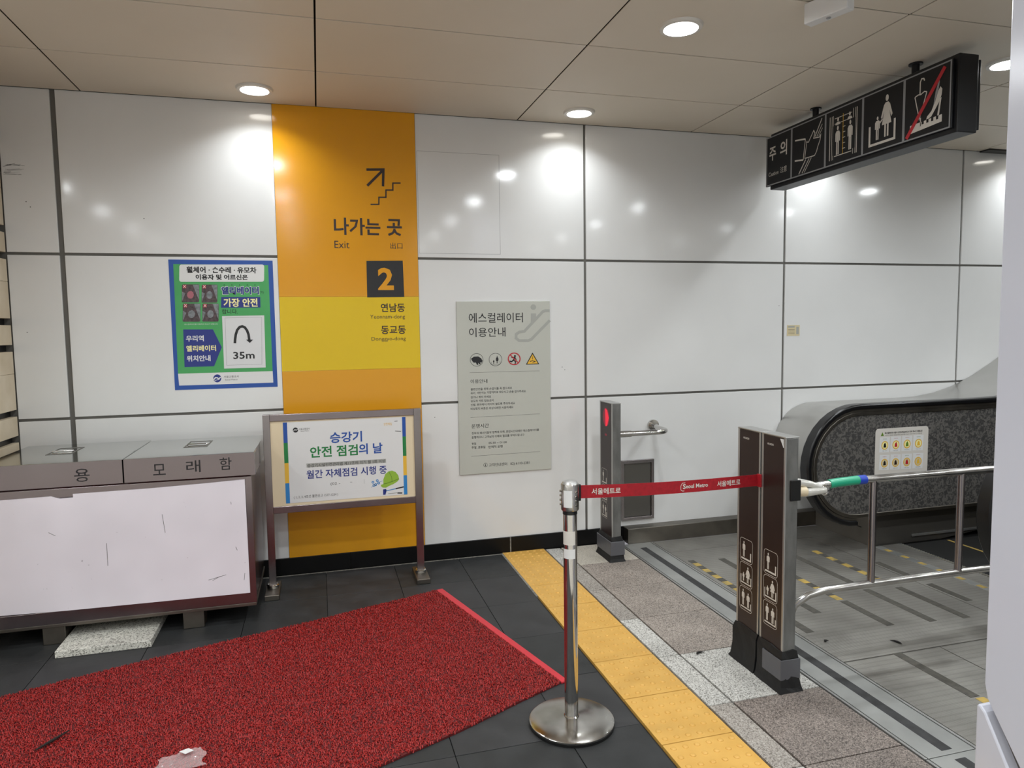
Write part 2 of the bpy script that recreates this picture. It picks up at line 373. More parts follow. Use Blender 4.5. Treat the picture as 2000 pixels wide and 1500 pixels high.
# ------------------------------------------------------------------ floor
floor = struct('floor', 'station floor of slate, tactile and granite tiles')
MB().box(-7, 2.09, -6, D+0.1, -0.12, -0.012).box(2.09, 9, -6, 2.0-3.2, -0.12, -0.012).build('screed', 'grout', floor)
def slate(sx, sy, m): return tmesh('slate_tile', lambda mb: mb.box(0.0015, sx-0.0015, 0.0015, sy-0.0015, -0.02, 0, 0.0012), m)
p = 0.447; xs = [-0.006 + p*k for k in range(-8, 3)]; ys = [4.74 - 0.45*k for k in range(0, 8)]
sm = [slate(p, 0.45, 'slate'), slate(p, 0.45, 'slate2')]; s_last = [slate(1.2-xs[-1], 0.45, 'slate'), slate(1.2-xs[-1], 0.45, 'slate2')]
for i, x in enumerate(xs):
    for j in range(8):
        y = ys[j] - 0.45
        last = i == len(xs)-1
        piece('slate_tile', (s_last if last else sm)[random.random() < 0.4], (x, y, random.uniform(-0.0008, 0)), floor)
def tact(mb):
    sx, sy = 0.312, 0.3475; mb.box(0.0015, sx-0.0015, 0.0025, sy-0.0025, -0.02, 0.004, 0.0012)
    for a in range(6):
        for b_ in range(6):
            mb.lathe([(0.0125, 0.004), (0.011, 0.0065), (0.0065, 0.0085), (0, 0.009)], (0.031+a*0.05, 0.033+b_*0.056, 0), 10)
tm = tmesh('tactile_tile', tact, 'tact')
for f_ in tm.polygons: f_.use_smooth = False
for k in range(10): piece('tactile_tile', tm, (1.211, 4.41 - 0.3475*k, random.uniform(-0.0008, 0.0004)), floor)
MB().box(1.2, 1.215, 3.9, D-0.02, -0.012, 0.002).box(1.215, 1.53, D-0.035, D-0.02, -0.012, 0.001).box(-1.7, 1.2, D-0.035, D-0.02, -0.012, 0.001).build('wall_grout', 'grout_light', floor)
def gt(sx, sy, m): return tmesh('granite_tile', lambda mb: mb.box(0.0028, sx-0.0028, 0.0028, sy-0.0028, -0.02, 0, 0.0015), m)
GY = [4.74, 4.345, 3.89, 3.437, 2.985, 2.527, 2.07, 1.615, 1.16, 0.7]
GC = ['gran_f', 'gran_b', 'gran_b', 'gran_b', 'gran_l', 'gran_b2', 'gran_b2', 'gran_l', 'gran_b2']
NC = ['gran_l', 'gran_n', 'gran_n', 'gran_l', 'gran_l', 'gran_n', 'gran_l', 'gran_n', 'gran_n']
for k in range(9):
    piece('granite_tile', gt(2.088-1.65, GY[k]-GY[k+1], GC[k]), (1.65, GY[k+1], 0), floor)
    piece('granite_tile', gt(0.113, GY[k]-GY[k+1], NC[k]), (1.533, GY[k+1], 0), floor)
# concourse floor behind and beside the camera, large granite slabs
cg = tmesh('concourse_tile', lambda mb: mb.box(0.003, 0.897, 0.003, 0.897, -0.02, 0, 0.002), 'conc')
y0 = 1.14
for i in range(-8, 3):
    for j in range(1, 8):
        piece('granite_tile', cg, (-0.006 + 0.9*i - 0.6, y0 - 0.9*j, -0.0005), floor)
for i in range(8): piece('granite_tile', cg, (2.09+0.9*i, -1.35-0.9, -0.0005), floor); piece('granite_tile', cg, (2.09+0.9*i, -1.35-1.8, -0.0005), floor); piece('granite_tile', cg, (2.09+0.9*i, -1.35-2.7, -0.0005), floor)
for j in range(4): 
    for i in range(3): piece('granite_tile', cg, (-3.6-0.9*i-0.03, 1.14+0.9*j, -0.0005), floor)
MB().box(1.2, 2.09, -1.4, 0.7, -0.02, 0).build('granite_margin', 'conc', floor)

# ------------------------------------------------------------------ panelled wall
wall = struct('wall_back', 'white enamel panel wall with dark recessed joints')
MB().box(-2.6, 9.2, D+0.012, D+0.12, 0, 3.2).build('backing', 'joint', wall)
COLS = [-1.745, -1.453, -0.237, 0.66, 1.862, 3.522, 5.245, 6.95, 8.6]; ROWS = [0.11, 1.097, 2.08, 3.03]
def panel(x0, x1, z0, z1, nm='wall_panel', m='panel', y0=D, parent=wall):
    MB().box(x0, x1, y0, y0+0.022, z0, z1, 0.003).build(nm, m, parent)
for i in range(len(COLS)-1):
    x0, x1 = COLS[i], COLS[i+1]
    wide = {-1.453: 0.014}
    a = wide.get(x0, 0.009) if i not in (3,) else 0.001; b_ = wide.get(x1, 0.009) if i != 1 else 0.001
    if i == 2: a = b_ = 0.001
    for j in range(3): panel(x0+a, x1-b_, ROWS[j]+(0.008 if j else 0), ROWS[j+1]-(0.008 if j < 2 else 0))
# blanked sign outline on a panel (thin film rectangle)
MB().ring([(0.67, 2.115), (1.235, 2.115), (1.235, 2.79), (0.67, 2.79)], [(0.672, 2.117), (1.233, 2.117), (1.233, 2.788), (0.672, 2.788)], lambda a, c, d: (a, d, c), D-0.0004, D+0.002).build('film_edge', 'print_g', wall)
bb = struct('baseboard_back', 'black skirting along the foot of the wall')
for x0, x1 in ((-1.74, 0.155), (0.158, 1.27), (1.278, 2.15)): MB().box(x0, x1, D-0.012, D+0.02, 0, 0.112, 0.002).build('skirting_board', 'base_black', bb)
MB().box(1.2695, 1.2785, D-0.0115, D+0.01, 0, 0.112).build('skirting_joint', 'grout_light', bb)
b2 = struct('baseboard_escalator', 'stainless skirting beside the escalator')
MB().box(2.15, 9.0, 4.66, D-0.001, 0, 0.115, 0.004).build('steel_skirting', 'steel_d', b2)

A = Art((0, D, 0), (1, 0, 0), (0, 0, 1), (0, -1, 0), wall, name='smudge')
for k in range(14):
    x_ = -1.73+random.random()*0.03; z_ = 2.56+random.uniform(-.03, .03); A.line([(x_, z_), (x_+random.uniform(.02, .09), z_+random.uniform(-.015, .015))], random.uniform(.0008, .002), 'ink2', 0.0004, 'smudge')
for x_, z_ in ((1.68, 1.32), (1.70, 1.30), (3.48, 1.75), (-1.62, 2.38), (-1.60, 2.35), (-1.0, 2.3), (-1.66, 1.62), (0.75, 1.0)): A.disc(x_, z_, 0.003, 'ink2', 0.0004, 'smudge')
A.flush()
# yellow exit guide panel
yp = thing('exit_guide_panel', 'tall amber and yellow exit 2 panel covering the white wall beside the barrier stand', 'sign', (0.21, D, 0.11))
Y = D-0.004
MB().box(-0.237, 0.66, Y, D-0.0002, 1.825, 3.03, 0.001).build('panel', 'yellow', yp)
MB().box(-0.237, 0.66, Y, D-0.0002, 1.345, 1.8245, 0.001).build('yellow_band', 'yellow2', yp)
MB().box(-0.237, 0.66, Y, D-0.0002, 0.112, 1.3445, 0.001).build('lower_panel', 'yellow3', yp)
A = Art((-0.237, Y, 0), (1, 0, 0), (0, 0, 1), (0, -1, 0), yp, quad=[(532, 209), (808, 228), (827.5, 1065), (565, 1085)], size=(0.897, 2.9))
A.o = Vector((-0.237, Y, 0.115)); 
q7 = lambda x, y: (700+x/6.817, 300+y/6.817)
A.line([q7(100, 222), q7(325, 222), q7(320, 445)], 0.0165, 'brown_ink', name='arrow'); A.line([q7(112, 436), q7(318, 232)], 0.0165, 'brown_ink', 0.0009, name='arrow')
A.line([q7(*t_) for t_ in ((155, 683), (265, 683), (265, 590), (358, 590), (358, 495), (450, 495), (450, 403), (553, 403))], 0.009, 'brown_ink', name='stair_symbol')
A.text('나가는', 651.7, 426.5, 741.7, 460, 'brown_ink', 0.025); A.text('곳', 754.3, 429, 783.5, 462, 'brown_ink', 0.025)
A.text('Exit', 652.7, 470.7, 681.7, 485, 'brown_ink'); A.text('出口', 760.7, 475, 784.5, 487, 'brown_ink')
A.poly([(714.5, 510), (785, 510), (788, 581), (716, 581)], 'ink', name='number_plate')
A.text('2', 736.7, 523.5, 767.3, 567, 'yellow', 0.03, lift=0.0014)
A.text('연남동', 742.3, 593, 789, 610, 'brown_ink', 0.02); A.text('Yeonnam-dong', 721.7, 615, 789.3, 625, 'brown_ink')
A.text('동교동', 742.7, 636.7, 790.7, 653, 'brown_ink', 0.02); A.text('Donggyo-dong', 724.3, 658.3, 790.7, 667.5, 'brown_ink')
A.flush()

# ------------------------------------------------------------------ cream stone pier at the left
pier = struct('wall_left', 'cream stone clad side wall with dark grooves')
MB().box(-2.6, -1.775, 3.72, D, 0, H).build('core', 'black', pier)
zb = [0.0, 0.43, 0.47, 0.585, 0.625]
gro = []
for k in range(-1, 5): gro += [(1.124+0.5385*k, 1.163+0.5385*k), (0.969+0.5385*k, 1.008+0.5385*k)]
gro = sorted(g_ for g_ in gro if g_[1] < 3.0 and g_[0] > 0.05)
z = 0.0
for g0, g1 in gro + [(3.03, 3.03)]:
    hs = [z, g0] if g0 - z < 0.2 else [z, z+(g0-z)*0.62, g0]
    for a, b_ in zip(hs, hs[1:]):
        for ya, yb in ((3.72, 4.23), (4.232, D-0.003)):
            MB().box(-1.785, -1.74, ya, yb, a+0.0006, b_-0.0006, 0.002).build('stone_block', 'cream', pier)
        MB().box(-2.6, -1.742, 3.695, 3.719, a+0.0006, b_-0.0006, 0.002).build('stone_block', 'cream', pier)
    z = g1

# ------------------------------------------------------------------ ceiling
ceil = struct('ceiling', 'beige metal ceiling panels with thin dark joints')
MB().box(-7, 9.2, -6, D+0.12, H+0.012, H+0.2).build('ceiling_void', 'ceil_gap', ceil)
CX = [0.032 + 1.335*k for k in range(-5, 7)]; CY = [4.125 - 0.68*k for k in range(0, 15)]
def cm(sx, sy): return tmesh('ceiling_panel', lambda mb: mb.box(0.0045, sx-0.0045, 0.0045, sy-0.0045, 0, 0.005, 0.001), 'ceil')
full = cm(1.335, 0.68); edge = cm(1.335, D-0.002-4.125)
for x in CX:
    piece('ceiling_panel', edge, (x, 4.125, H), ceil)
    for y in CY[1:]: piece('ceiling_panel', full, (x, y, H), ceil)
MB().box(5.4, 6.3, 4.66, 4.752, H-0.012, H+0.001).build('vent_slot', 'black', ceil)

# downlights
def light(x, y, lab, first=[None]):
    if first[0] is None:
        t_ = thing('ceiling_light', lab, 'light', (x, y, H), 'round downlights in the ceiling')
        MB().lathe([(0.078, -0.004), (0.082, -0.014), (0.100, -0.012), (0.106, 0.0), (0.106, 0.003), (0.078, 0.003), (0.078, -0.004)], (x, y, H), 40).build('trim_ring', 'rim', t_, True)
        MB().lathe([(0, -0.0045), (0.078, -0.0045), (0.078, 0.002), (0, 0.002)], (x, y, H), 40).build('diffuser', 'diffuser', t_, True)
        ld = bpy.data.lights.new('lamp_glow', 'AREA'); ld.shape = 'DISK'; ld.size = 0.15; ld.energy = LAMP_W; ld.color = LAMP_COL; ld.spread = math.radians(170)
        lo = bpy.data.objects.new('lamp_glow', ld); COL.objects.link(lo); lo.parent = t_; lo.location = (0, 0, -0.006)
        first[0] = t_; return t_
    if 'row' not in M:
        M['row'] = first[0].children[-1].data if first[0].children[-1].type == 'LIGHT' else [c for c in first[0].children if c.type == 'LIGHT'][0].data
        M['row'].energy = LAMP_W*LAMP_WALL; M['hall'] = M['row'].copy(); M['hall'].energy = LAMP_W; M['row'].spread = math.radians(128)
    t_ = first[0].copy(); COL.objects.link(t_); t_.location = (x, y, H); t_['label'] = lab
    for ch in list(first[0].children):
        c = ch.copy(); COL.objects.link(c); c.parent = t_
        if c.type == 'LIGHT': c.data = M['row'] if y > 4 else M['hall']
    return t_
LAB = {(-0.315, 4.49): 'round lit downlight in the ceiling above the amber panel, close to the wall',
       (1.72, 4.49): 'round lit downlight in the ceiling above the white wall, left of the caution sign',
       (1.72, 3.13): 'largest round lit downlight in the ceiling, beside the white ceiling sensor',
       (3.73, 3.13): 'round lit downlight at the white column, beyond the end of the caution sign',
       (3.73, 4.49): 'round lit downlight hidden behind the black caution sign, close to the wall'}
for y in LY:
    for x in ([-0.315, 1.72, 3.73, 5.77] if y > 4 else LX):
        if (x < -2 and y > 3): continue
        light(x, y, LAB.get((x, y), 'round lit ceiling downlight out of the frame'))

# rest of the hall
wr = struct('wall_right', 'plain end wall behind the escalator'); MB().box(9.0, 9.15, -6, D, 0, H).build('end_panel', 'panel', wr)
wf = struct('wall_front', 'panelled wall behind the camera')
for k in range(9): MB().box(-7+1.78*k+0.01, -7+1.78*(k+1)-0.01, -3.35, -3.3, 0, H).build('wall_panel', 'panel', wf)
wl = struct('wall_left_far', 'left side wall of the hall'); MB().box(-5.6, -5.5, -3.3, D, 0, H).build('side_panel', 'panel', wl)
MB().box(-7, -2.6, D, D+0.1, 0, H).build('wall_panel', 'panel', wl)

# ------------------------------------------------------------------ white clad column at the right
PX = 1.75
pc = thing('white_column', 'large glossy white clad column at the right edge, in front of the escalator', 'column', (1.9, 1.2, 0))
fn = lambda a, b_, d: (d, a, b_)
MB().prism([(1.463, H), (1.463, 0.60), (1.453, 0.56), (1.353, 0.42), (1.06, 0.0), (0.3, 0.0), (0.3, H)], fn, PX, PX+0.55).build('upper_cladding', 'pillar', pc, bevel=0.003)
MB().prism([(1.463, 0.555), (1.44, 0.53), (1.0, 0.0), (1.463, 0.0)], fn, PX+0.03, PX+0.5).build('recess', 'steel_d', pc)
MB().prism([(1.482, 0.0), (1.482, 0.53), (1.472, 0.535), (1.455, 0.520), (1.389, 0.412), (1.13, 0.0)], fn, PX-0.004, PX+0.52).build('lower_cladding', 'pillar', pc, bevel=0.006)

# ------------------------------------------------------------------ storage bin
bn = thing('sand_bin', 'long stainless steel sand storage bin with white front panel, against the wall at left', 'storage bin', (-1.0, 4.3, 0))
X0, X1, YF, YB = -1.66, -0.385, 4.0, 4.62
MB().box(X0+0.01, X1, YF+0.012, YB, 0.125, 0.825, 0.004).build('body', 'steel_h', bn)
MB().box(X0, X1+0.004, YF, YF+0.02, 0.775, 0.822, 0.002).build('top_rail', 'steel_h', bn)
MB().box(X0, X1+0.004, YF, YF+0.02, 0.118, 0.185, 0.002).build('bottom_rail', 'steel_h', bn)
MB().box(X1-0.028, X1+0.006, YF-0.001, YF+0.021, 0.118, 0.822, 0.002).build('corner_post', 'steel_h', bn)
MB().box(X0+0.02, X1+0.003, YF+0.006, YB, 0.098, 0.116, 0.002).build('base_frame', 'steel_d', bn)
wp = MB(); ol = [(X0, 0.195), (-1.3, 0.184), (-0.9, 0.18), (X1-0.027, 0.176), (X1-0.029, 0.808), (-0.6, 0.8), (-0.9, 0.792), (-1.24, 0.79), (-1.24, 0.772), (-1.3, 0.77), (-1.34, 0.785), (X0, 0.78)]
wp.prism(ol, lambda a, c, d: (a, d, c), YF-0.0035, YF+0.01); wp.build('white_sheet', 'white_sh', bn)
for x0, x1, nm, yb in ((X0, -1.003, 'lid', 4.655), (-0.998, -0.357, 'lid', YB+0.01)):
    ld = MB().box(x0, x1, YF-0.012, yb, 0.83, 0.956, 0.004).build('lid', 'steel_lid' , bn)
    MB().box(x0+0.001, x1-0.001, YF-0.0145, YF-0.0115, 0.832, 0.9545).build('lid_front', 'steel_h', ld)
    hx = -0.70 if x0 > -1.1 else -1.385
    MB().ring([(hx-0.06, 4.27), (hx+0.065, 4.27), (hx+0.065, 4.50), (hx-0.06, 4.50)], [(hx-0.052, 4.29), (hx+0.057, 4.29), (hx+0.057, 4.48), (hx-0.052, 4.48)], lambda a, c, d: (a, c, d), 0.955, 0.9575).build('handle_recess', 'joint', ld)
    MB().tube([(hx-0.055, 4.36, 0.956), (hx-0.05, 4.36, 0.962), (hx+0.05, 4.36, 0.962), (hx+0.055, 4.36, 0.956)], 0.003, 8).build('pull_ring', 'chrome', ld)
for x in (-1.43, -0.762):
    for y in (4.03, 4.5): MB().box(x, x+0.106, y, y+0.1, 0.0, 0.1, 0.003).build('leg', 'steel_d', bn)
A = Art((0, YF-0.0146, 0), (1, 0, 0), (0, 0, 1), (0, -1, 0), bn)
def hand(ch, x0, z0, x1, z1): A.text(ch, x0, z0, x1, z1, 'ink', 0.004, lift=0.0004, name='handwriting')
hand('용', -1.225, 0.852, -1.155, 0.92); hand('모', -0.86, 0.862, -0.80, 0.92); hand('래', -0.70, 0.865, -0.63, 0.93); hand('함', -0.535, 0.868, -0.475, 0.935)
hand('ㅣ', -1.603, 0.86, -1.598, 0.9)
A.o.y = YF-0.0146
for a, b_ in (((-0.83, 0.65), (-0.82, 0.55)), ((-0.62, 0.27), (-0.53, 0.29)), ((-0.60, 0.265), (-0.56, 0.285)), ((-0.44, 0.25), (-0.435, 0.29)), ((-0.475, 0.44), (-0.468, 0.42)), ((-0.49, 0.69), (-0.488, 0.675)), ((-1.36, 0.60), (-1.33, 0.58)), ((-1.10, 0.52), (-1.10, 0.40))):
    A.o.y = YF-0.0036; A.line([a, b_], 0.002, 'ink2', 0.0004, name='scuff')
A.flush()

# granite slab under the bin
sl = MB().box(-1.318, -0.882, 3.845, 4.29, 0, 0.036, 0.003).build('granite_slab', 'slab', None)
tag(sl, 'loose white granite slab lying on the slate floor, half under the storage bin', 'stone slab')

# ------------------------------------------------------------------ stainless notice stand
ns = thing('notice_stand', 'square-tube stainless steel notice stand in front of the amber panel', 'sign stand', (0.13, 4.44, 0))
y = 4.43; t2 = 0.042
for x0, x1 in ((-0.345, -0.303), (0.563, 0.609)):
    MB().box(x0, x1, y, y+0.04, 0.05, 1.104, 0.002).build('post', 'steel', ns)
    c = MB(); c.lathe([(0.03, 0.03), (0.036, 0.034), (0.036, 0.05), (0.03, 0.056), (0.02, 0.056)], ((x0+x1)/2, y+0.02, 0), 24); c.build('collar', 'chrome', ns, True)
    MB().box((x0+x1)/2-0.042, (x0+x1)/2+0.042, 4.31, 4.57, 0.0, 0.032, 0.003).build('foot', 'steel_d', ns)
MB().box(-0.303, 0.563, y+0.001, y+0.039, 1.062, 1.103, 0.002).build('top_bar', 'steel_h', ns)
MB().box(-0.303, 0.563, y+0.001, y+0.039, 0.495, 0.537, 0.002).build('bottom_bar', 'steel_h', ns)
MB().box(-0.303, 0.563, y+0.010, y+0.030, 0.537, 1.062).build('board', 'cream_b', ns)
pn = thing('elevator_inspection_notice', 'white elevator safety inspection notice with coloured edge stripes, mounted in the steel stand', 'poster', (0.13, y+0.008, 0.55))
MB().box(-0.229, 0.512, y+0.0085, y+0.0098, 0.553, 1.052).build('sheet', 'white', pn)
A = Art((-0.229, y+0.0085, 0.553), (1, 0, 0), (0, 0, 1), (0, -1, 0), pn, quad=[(187, 178), (1090, 135), (1102, 712), (205, 782)], size=(0.741, 0.499))
cs = ['blue', 'dgreen', 'pyel', 'lblue']
for k in range(4):
    for u0, u1 in ((0, 0.024), (0.719, 0.741)):
        A.nx(); A.poly([(u0, 0.499*(1-k/4)), (u1, 0.499*(1-k/4)), (u1, 0.499*(1-(k+1)/4)), (u0, 0.499*(1-(k+1)/4))], cs[k], 0.0003, name='edge_stripe', raw=True)
A.text('승강기', 533, 245, 770, 325, 'blue', 0.024)
A.text('안전 점검', 385, 348, 738, 430, 'dgreen', 0.024); A.text('의 날', 745, 330, 920, 410, 'blue', 0.024)
A.poly([(358, 483), (945, 447), (946, 476), (360, 513)], 'wm', 0.0003, name='highlight_bar')
A.text('승강기시설안전관리법 제17조에 의거 월 1회 이상', 365, 468, 940, 494, 'ink', 0.005)
A.text('월간 자체점검 시행 중', 358, 515, 950, 578, 'navy', 0.016)
A.text('(02 -', 535, 622, 606, 646, 'ink2'); A.line([(680, 622), (695, 621)], 0.002, 'ink2', name='lettering'); A.line([(783, 600), (784, 632)], 0.001, 'ink2', name='lettering')
A.text('( 1, 2, 3, 4호선 불편신고 1577-1234 )', 262, 712, 590, 738, 'ink2', 0)
A.disc(280, 233, 19, 'ink'); A.line([(266, 240), (277, 228), (284, 236), (295, 226)], 0.0035, 'white', 0.0009)
A.text('서울교통공사', 305, 218, 386, 231, 'ink2'); A.text('Seoul Metro', 318, 236, 380, 243, 'ink2')
A.text('안전제일', 930, 178, 990, 198, 'pyel')
A.poly([(905, 650), (910, 640), (925, 635), (925, 600), (940, 560), (965, 540), (990, 535), (1015, 545), (1035, 570), (1041, 600), (1030, 615), (1000, 635), (965, 650), (945, 662), (920, 662)], 'lgreen', name='helmet_picture')
A.line([(925, 635), (950, 630), (1000, 612), (1040, 595)], 0.004, 'lime_d', 0.0009, name='helmet_picture'); A.line([(965, 541), (985, 580), (990, 620)], 0.003, 'lime_d', 0.0009, name='helmet_picture')
for fx, fy in ((848, 622), (880, 610), (868, 640), (855, 645), (890, 628)): A.disc(fx, fy, 10, 'lblue', name='flower_picture'); A.disc(fx, fy, 4, 'white', 0.0009, name='flower_picture')
A.line([(835, 660), (900, 618), (920, 612)], 0.002, 'lblue', name='flower_picture')
A.line([(940, 688), (1075, 655)], 0.005, 'lblue', name='hammer_picture'); A.line([(1015, 670), (1075, 656)], 0.008, 'ink', 0.0009, name='hammer_picture')
A.poly([(922, 675), (945, 672), (948, 685), (940, 715), (922, 716)], 'navy', name='hammer_picture'); A.line([(960, 707), (1030, 700)], 0.004, 'wm', name='hammer_picture'); A.line([(1028, 702), (1064, 702)], 0.007, 'ink', name='hammer_picture')
A.flush()
A = Art((-0.303, y+0.0085, 0), (1, 0, 0), (0, 0, 1), (0, -1, 0), pn)
A.line([(0.745, 1.027), (0.765, 1.028)], 0.003, 'ink', name='staple'); A.line([(0.748, 0.965), (0.785, 0.962)], 0.003, 'ink', name='staple'); A.flush()

# ------------------------------------------------------------------ elevator poster on the wall
ep = thing('elevator_poster', 'green poster with blue border pointing to the elevator 35m away, on the white wall', 'poster', (-0.57, D, 1.25))
MB().box(-0.877, -0.268, D-0.0012, D-0.0001, 1.248, 2.055).build('sheet', 'blue', ep)
A = Art((-0.877, D-0.0013, 1.248), (1, 0, 0), (0, 0, 1), (0, -1, 0), ep, quad=[(135, 133), (1155, 145), (1215, 1380), (218, 1412)], size=(0.609, 0.807))
A.poly([(185, 178), (1112, 190), (1165, 1228), (245, 1252)], 'green', 0.0003, 'green_field'); A.poly([(245, 1252), (1165, 1228), (1172, 1340), (258, 1368)], 'white', 0.0003, 'white_band')
A.rrect(245, 183, 1074, 353, 22, 'white', 0.0006, 'header_box')
A.text('휠체어 · 손수레 · 유모차', 315, 205, 998, 268, 'ink', 0.035, 0.001); A.text('이용자 및 어르신은', 405, 280, 915, 335, 'ink', 0.035, 0.001)
for (x0, y0, x1, y1) in ((272, 378, 442, 555), (465, 380, 620, 558), (283, 566, 456, 745), (474, 566, 634, 744)):
    A.nx(); A.rrect(x0, y0, x1, y1, 12, 'pcol1', 0.0006, 'photo'); w_ = x1-x0; h_ = y1-y0
    A.poly([(x0+w_*0.62, y0+3), (x1-3, y0+3), (x1-3, y1-25)], 'pcol2', 0.0008, 'photo'); A.poly([(x0+2, y0+h_*0.4), (x0+w_*0.2, y0+h_*0.5), (x0+4, y1-8)], 'pcol2', 0.0008, 'photo')
    A.poly(circ(x0+w_*0.5, y0+h_*0.58, w_*0.2, 9, h_*0.22), 'pcol3' if x0 < 280 else 'pcol2', 0.001, 'photo'); A.poly(circ(x0+w_*0.42, y0+h_*0.3, w_*0.1, 9), 'pcol1', 0.0011, 'photo')
    A.rect(x0+10, y0+4, x0+42, y0+38, 'red', 0.0012, 'cross_badge'); A.line([(x0+14, y0+8), (x0+38, y0+34)], 0.003, 'white', 0.0014, 'cross_badge'); A.line([(x0+38, y0+8), (x0+14, y0+34)], 0.003, 'white', 0.0015, 'cross_badge')
A.text('에스컬레이터를 이용하지 마시기 바랍니다', 300, 762, 626, 776, 'white', 0.0, 0.0008)
A.text('엘리베이터', 652, 396, 1028, 482, 'white', 0.06, 0.0006); A.text('엘리베이터', 657, 401, 1023, 477, 'navy', 0.035, 0.001); A.text('가', 1036, 446, 1074, 472, 'ink', 0, 0.001)
for k in range(5): A.disc(685+75*k, 384, 5, 'ink', 0.001, 'dots')
A.poly([(657, 503), (1038, 503), (1041, 606), (657, 608)], 'navy', 0.0006, 'blue_box'); A.text('가장 안전', 680, 515, 1012, 600, 'pale_y', 0.03, 0.001); A.text('합니다.', 665, 622, 820, 668, 'ink', 0.005, 0.001)
A.poly([(290, 820), (580, 820), (668, 995), (595, 1180), (308, 1188)], 'navy', 0.0006, 'blue_arrow_box')
A.text('우리역', 318, 878, 492, 937, 'white', 0.03, 0.001); A.text('엘리베이터', 322, 975, 612, 1035, 'pale_y', 0.03, 0.001); A.text('위치안내', 328, 1073, 560, 1132, 'white', 0.03, 0.001)
A.disc(627, 1298, 39, 'navy', 0.0006, 'logo'); A.line([(592, 1312), (610, 1290), (628, 1292), (640, 1304), (660, 1286)], 0.007, 'white', 0.0009, 'logo'); A.line([(600, 1322), (625, 1312), (650, 1308)], 0.003, 'white', 0.001, 'logo')
A.text('서울교통공사', 690, 1270, 838, 1292, 'ink2', 0, 0.0008); A.text('Seoul Metro', 702, 1302, 824, 1317, 'ink2', 0, 0.0008)
A.poly([(667, 690), (1078, 683), (1097, 1192), (693, 1203)], 'paper', 0.0016, 'direction_sheet')
A.line([(697, 708), (1053, 700), (1060, 1161), (717, 1170)], 0.001, 'ink2', 0.002, 'direction_sheet', closed=True)
arc = [(795, 955), (797, 915), (803, 870), (817, 825), (840, 797), (865, 790), (890, 800), (912, 830), (927, 870), (935, 925)]
A.line(arc, 0.0155, 'ink', 0.0022, 'return_arrow'); A.poly([(903, 920), (973, 920), (940, 953)], 'ink', 0.0022, 'return_arrow'); A.text('35m', 780, 1038, 988, 1108, 'ink', 0.02, 0.0022)
A.flush()

# ------------------------------------------------------------------ escalator guide board
gb = thing('escalator_guide_board', 'light grey escalator user guide board with black text, on the white wall', 'sign', (1.25, D, 0.58))
MB().box(0.915, 1.587, D-0.012, D-0.0005, 0.586, 1.792, 0.002).build('board', 'board', gb)
A = Art((0.915, D-0.012, 0.586), (1, 0, 0), (0, 0, 1), (0, -1, 0), gb, quad=[(92, 75), (818, 72), (832, 1403), (122, 1447)], size=(0.672, 1.206))
A.disc(690, 120, 22, 'wm', 0.0003, 'escalator_emblem'); A.poly([(670, 170), (712, 170), (712, 225), (670, 262)], 'wm', 0.0003, 'escalator_emblem')
A.line([(818, 148), (785, 148), (765, 155), (620, 312), (580, 318), (556, 336), (555, 366), (580, 386), (650, 386), (675, 375), (819, 225)], 0.02, 'wm', 0.0004, 'escalator_emblem')
A.text('에스컬레이터', 188, 165, 608, 243, 'ink', 0.004); A.text('이용안내', 190, 282, 473, 356, 'ink', 0.004)
for cx, cy in ((250, 537), (396, 535)): A.k = cx; A.line(circ(cx, cy, 50, 28), 0.0028, 'ink', 0.0006, 'pictogram', closed=True)
A.k = 250; A.poly([(206, 528), (228, 512), (262, 510), (285, 525), (296, 545), (288, 560), (276, 556), (282, 572), (270, 572), (262, 560), (262, 578), (250, 574), (244, 558), (228, 560), (216, 548)], 'ink', 0.0006, 'pictogram')
A.k = 396; pict(A, lambda a, c: (389+40*a, 565-60*c), 'woman', 'ink', 0.0006); pict(A, lambda a, c: (370+24*a, 568-30*c), 'man', 'ink', 0.0006); A.line([(362, 555), (362, 572), (432, 572), (432, 545)], 0.002, 'ink', 0.0006, 'pictogram')
A.k = 541; A.disc(547, 508, 8, 'ink', name='pictogram'); A.line([(550, 515), (535, 540), (522, 552), (505, 548)], 0.009, 'ink', name='pictogram'); A.line([(535, 540), (552, 552), (548, 572)], 0.008, 'ink', name='pictogram'); A.line([(520, 520), (538, 518), (560, 535)], 0.006, 'ink', name='pictogram')
A.line(circ(541, 530, 46, 28), 0.0075, 'red', 0.001, 'pictogram', closed=True); A.line([(512, 500), (572, 560)], 0.007, 'red', 0.0011, 'pictogram')
A.k = 684; A.poly([(684, 480), (737, 573), (632, 576)], 'ink', 0.0005, 'pictogram'); A.poly([(684, 494), (726, 567), (643, 570)], 'pyel', 0.0008, 'pictogram'); A.line([(684, 512), (684, 535)], 0.004, 'ink', 0.001, 'pictogram'); A.line([(662, 552), (684, 545), (706, 552), (684, 558)], 0.005, 'ink', 0.001, 'pictogram')
for (a, b_, c, d) in ((195, 638, 740, 626), (203, 992, 743, 966), (210, 1298, 745, 1264)): A.line([(a, b_), (c, d)], 0.0016, 'ink2', 0.0005, 'rule')
A.text('이용안내', 203, 690, 333, 722, 'ink')
for s_, x1, yy in (('불편안전을 위해 손잡이를 꼭 잡으세요', 525, 765), ('유아, 어린이는 가장자리로 태우시고 손을 잡아주세요', 632, 793), ('걷거나 뛰지 마세요', 362, 830), ('유모차 카트 탑승금지', 382, 860), ('신발, 옷자락이 끼이지 않도록 주의하세요', 548, 887), ('비상정지 버튼은 비상시에만 사용하세요', 535, 918)):
    A.text(s_, 204, yy-10, x1, yy+10, 'ink2', 0.012)
A.text('운행시간', 210, 1042, 345, 1075, 'ink')
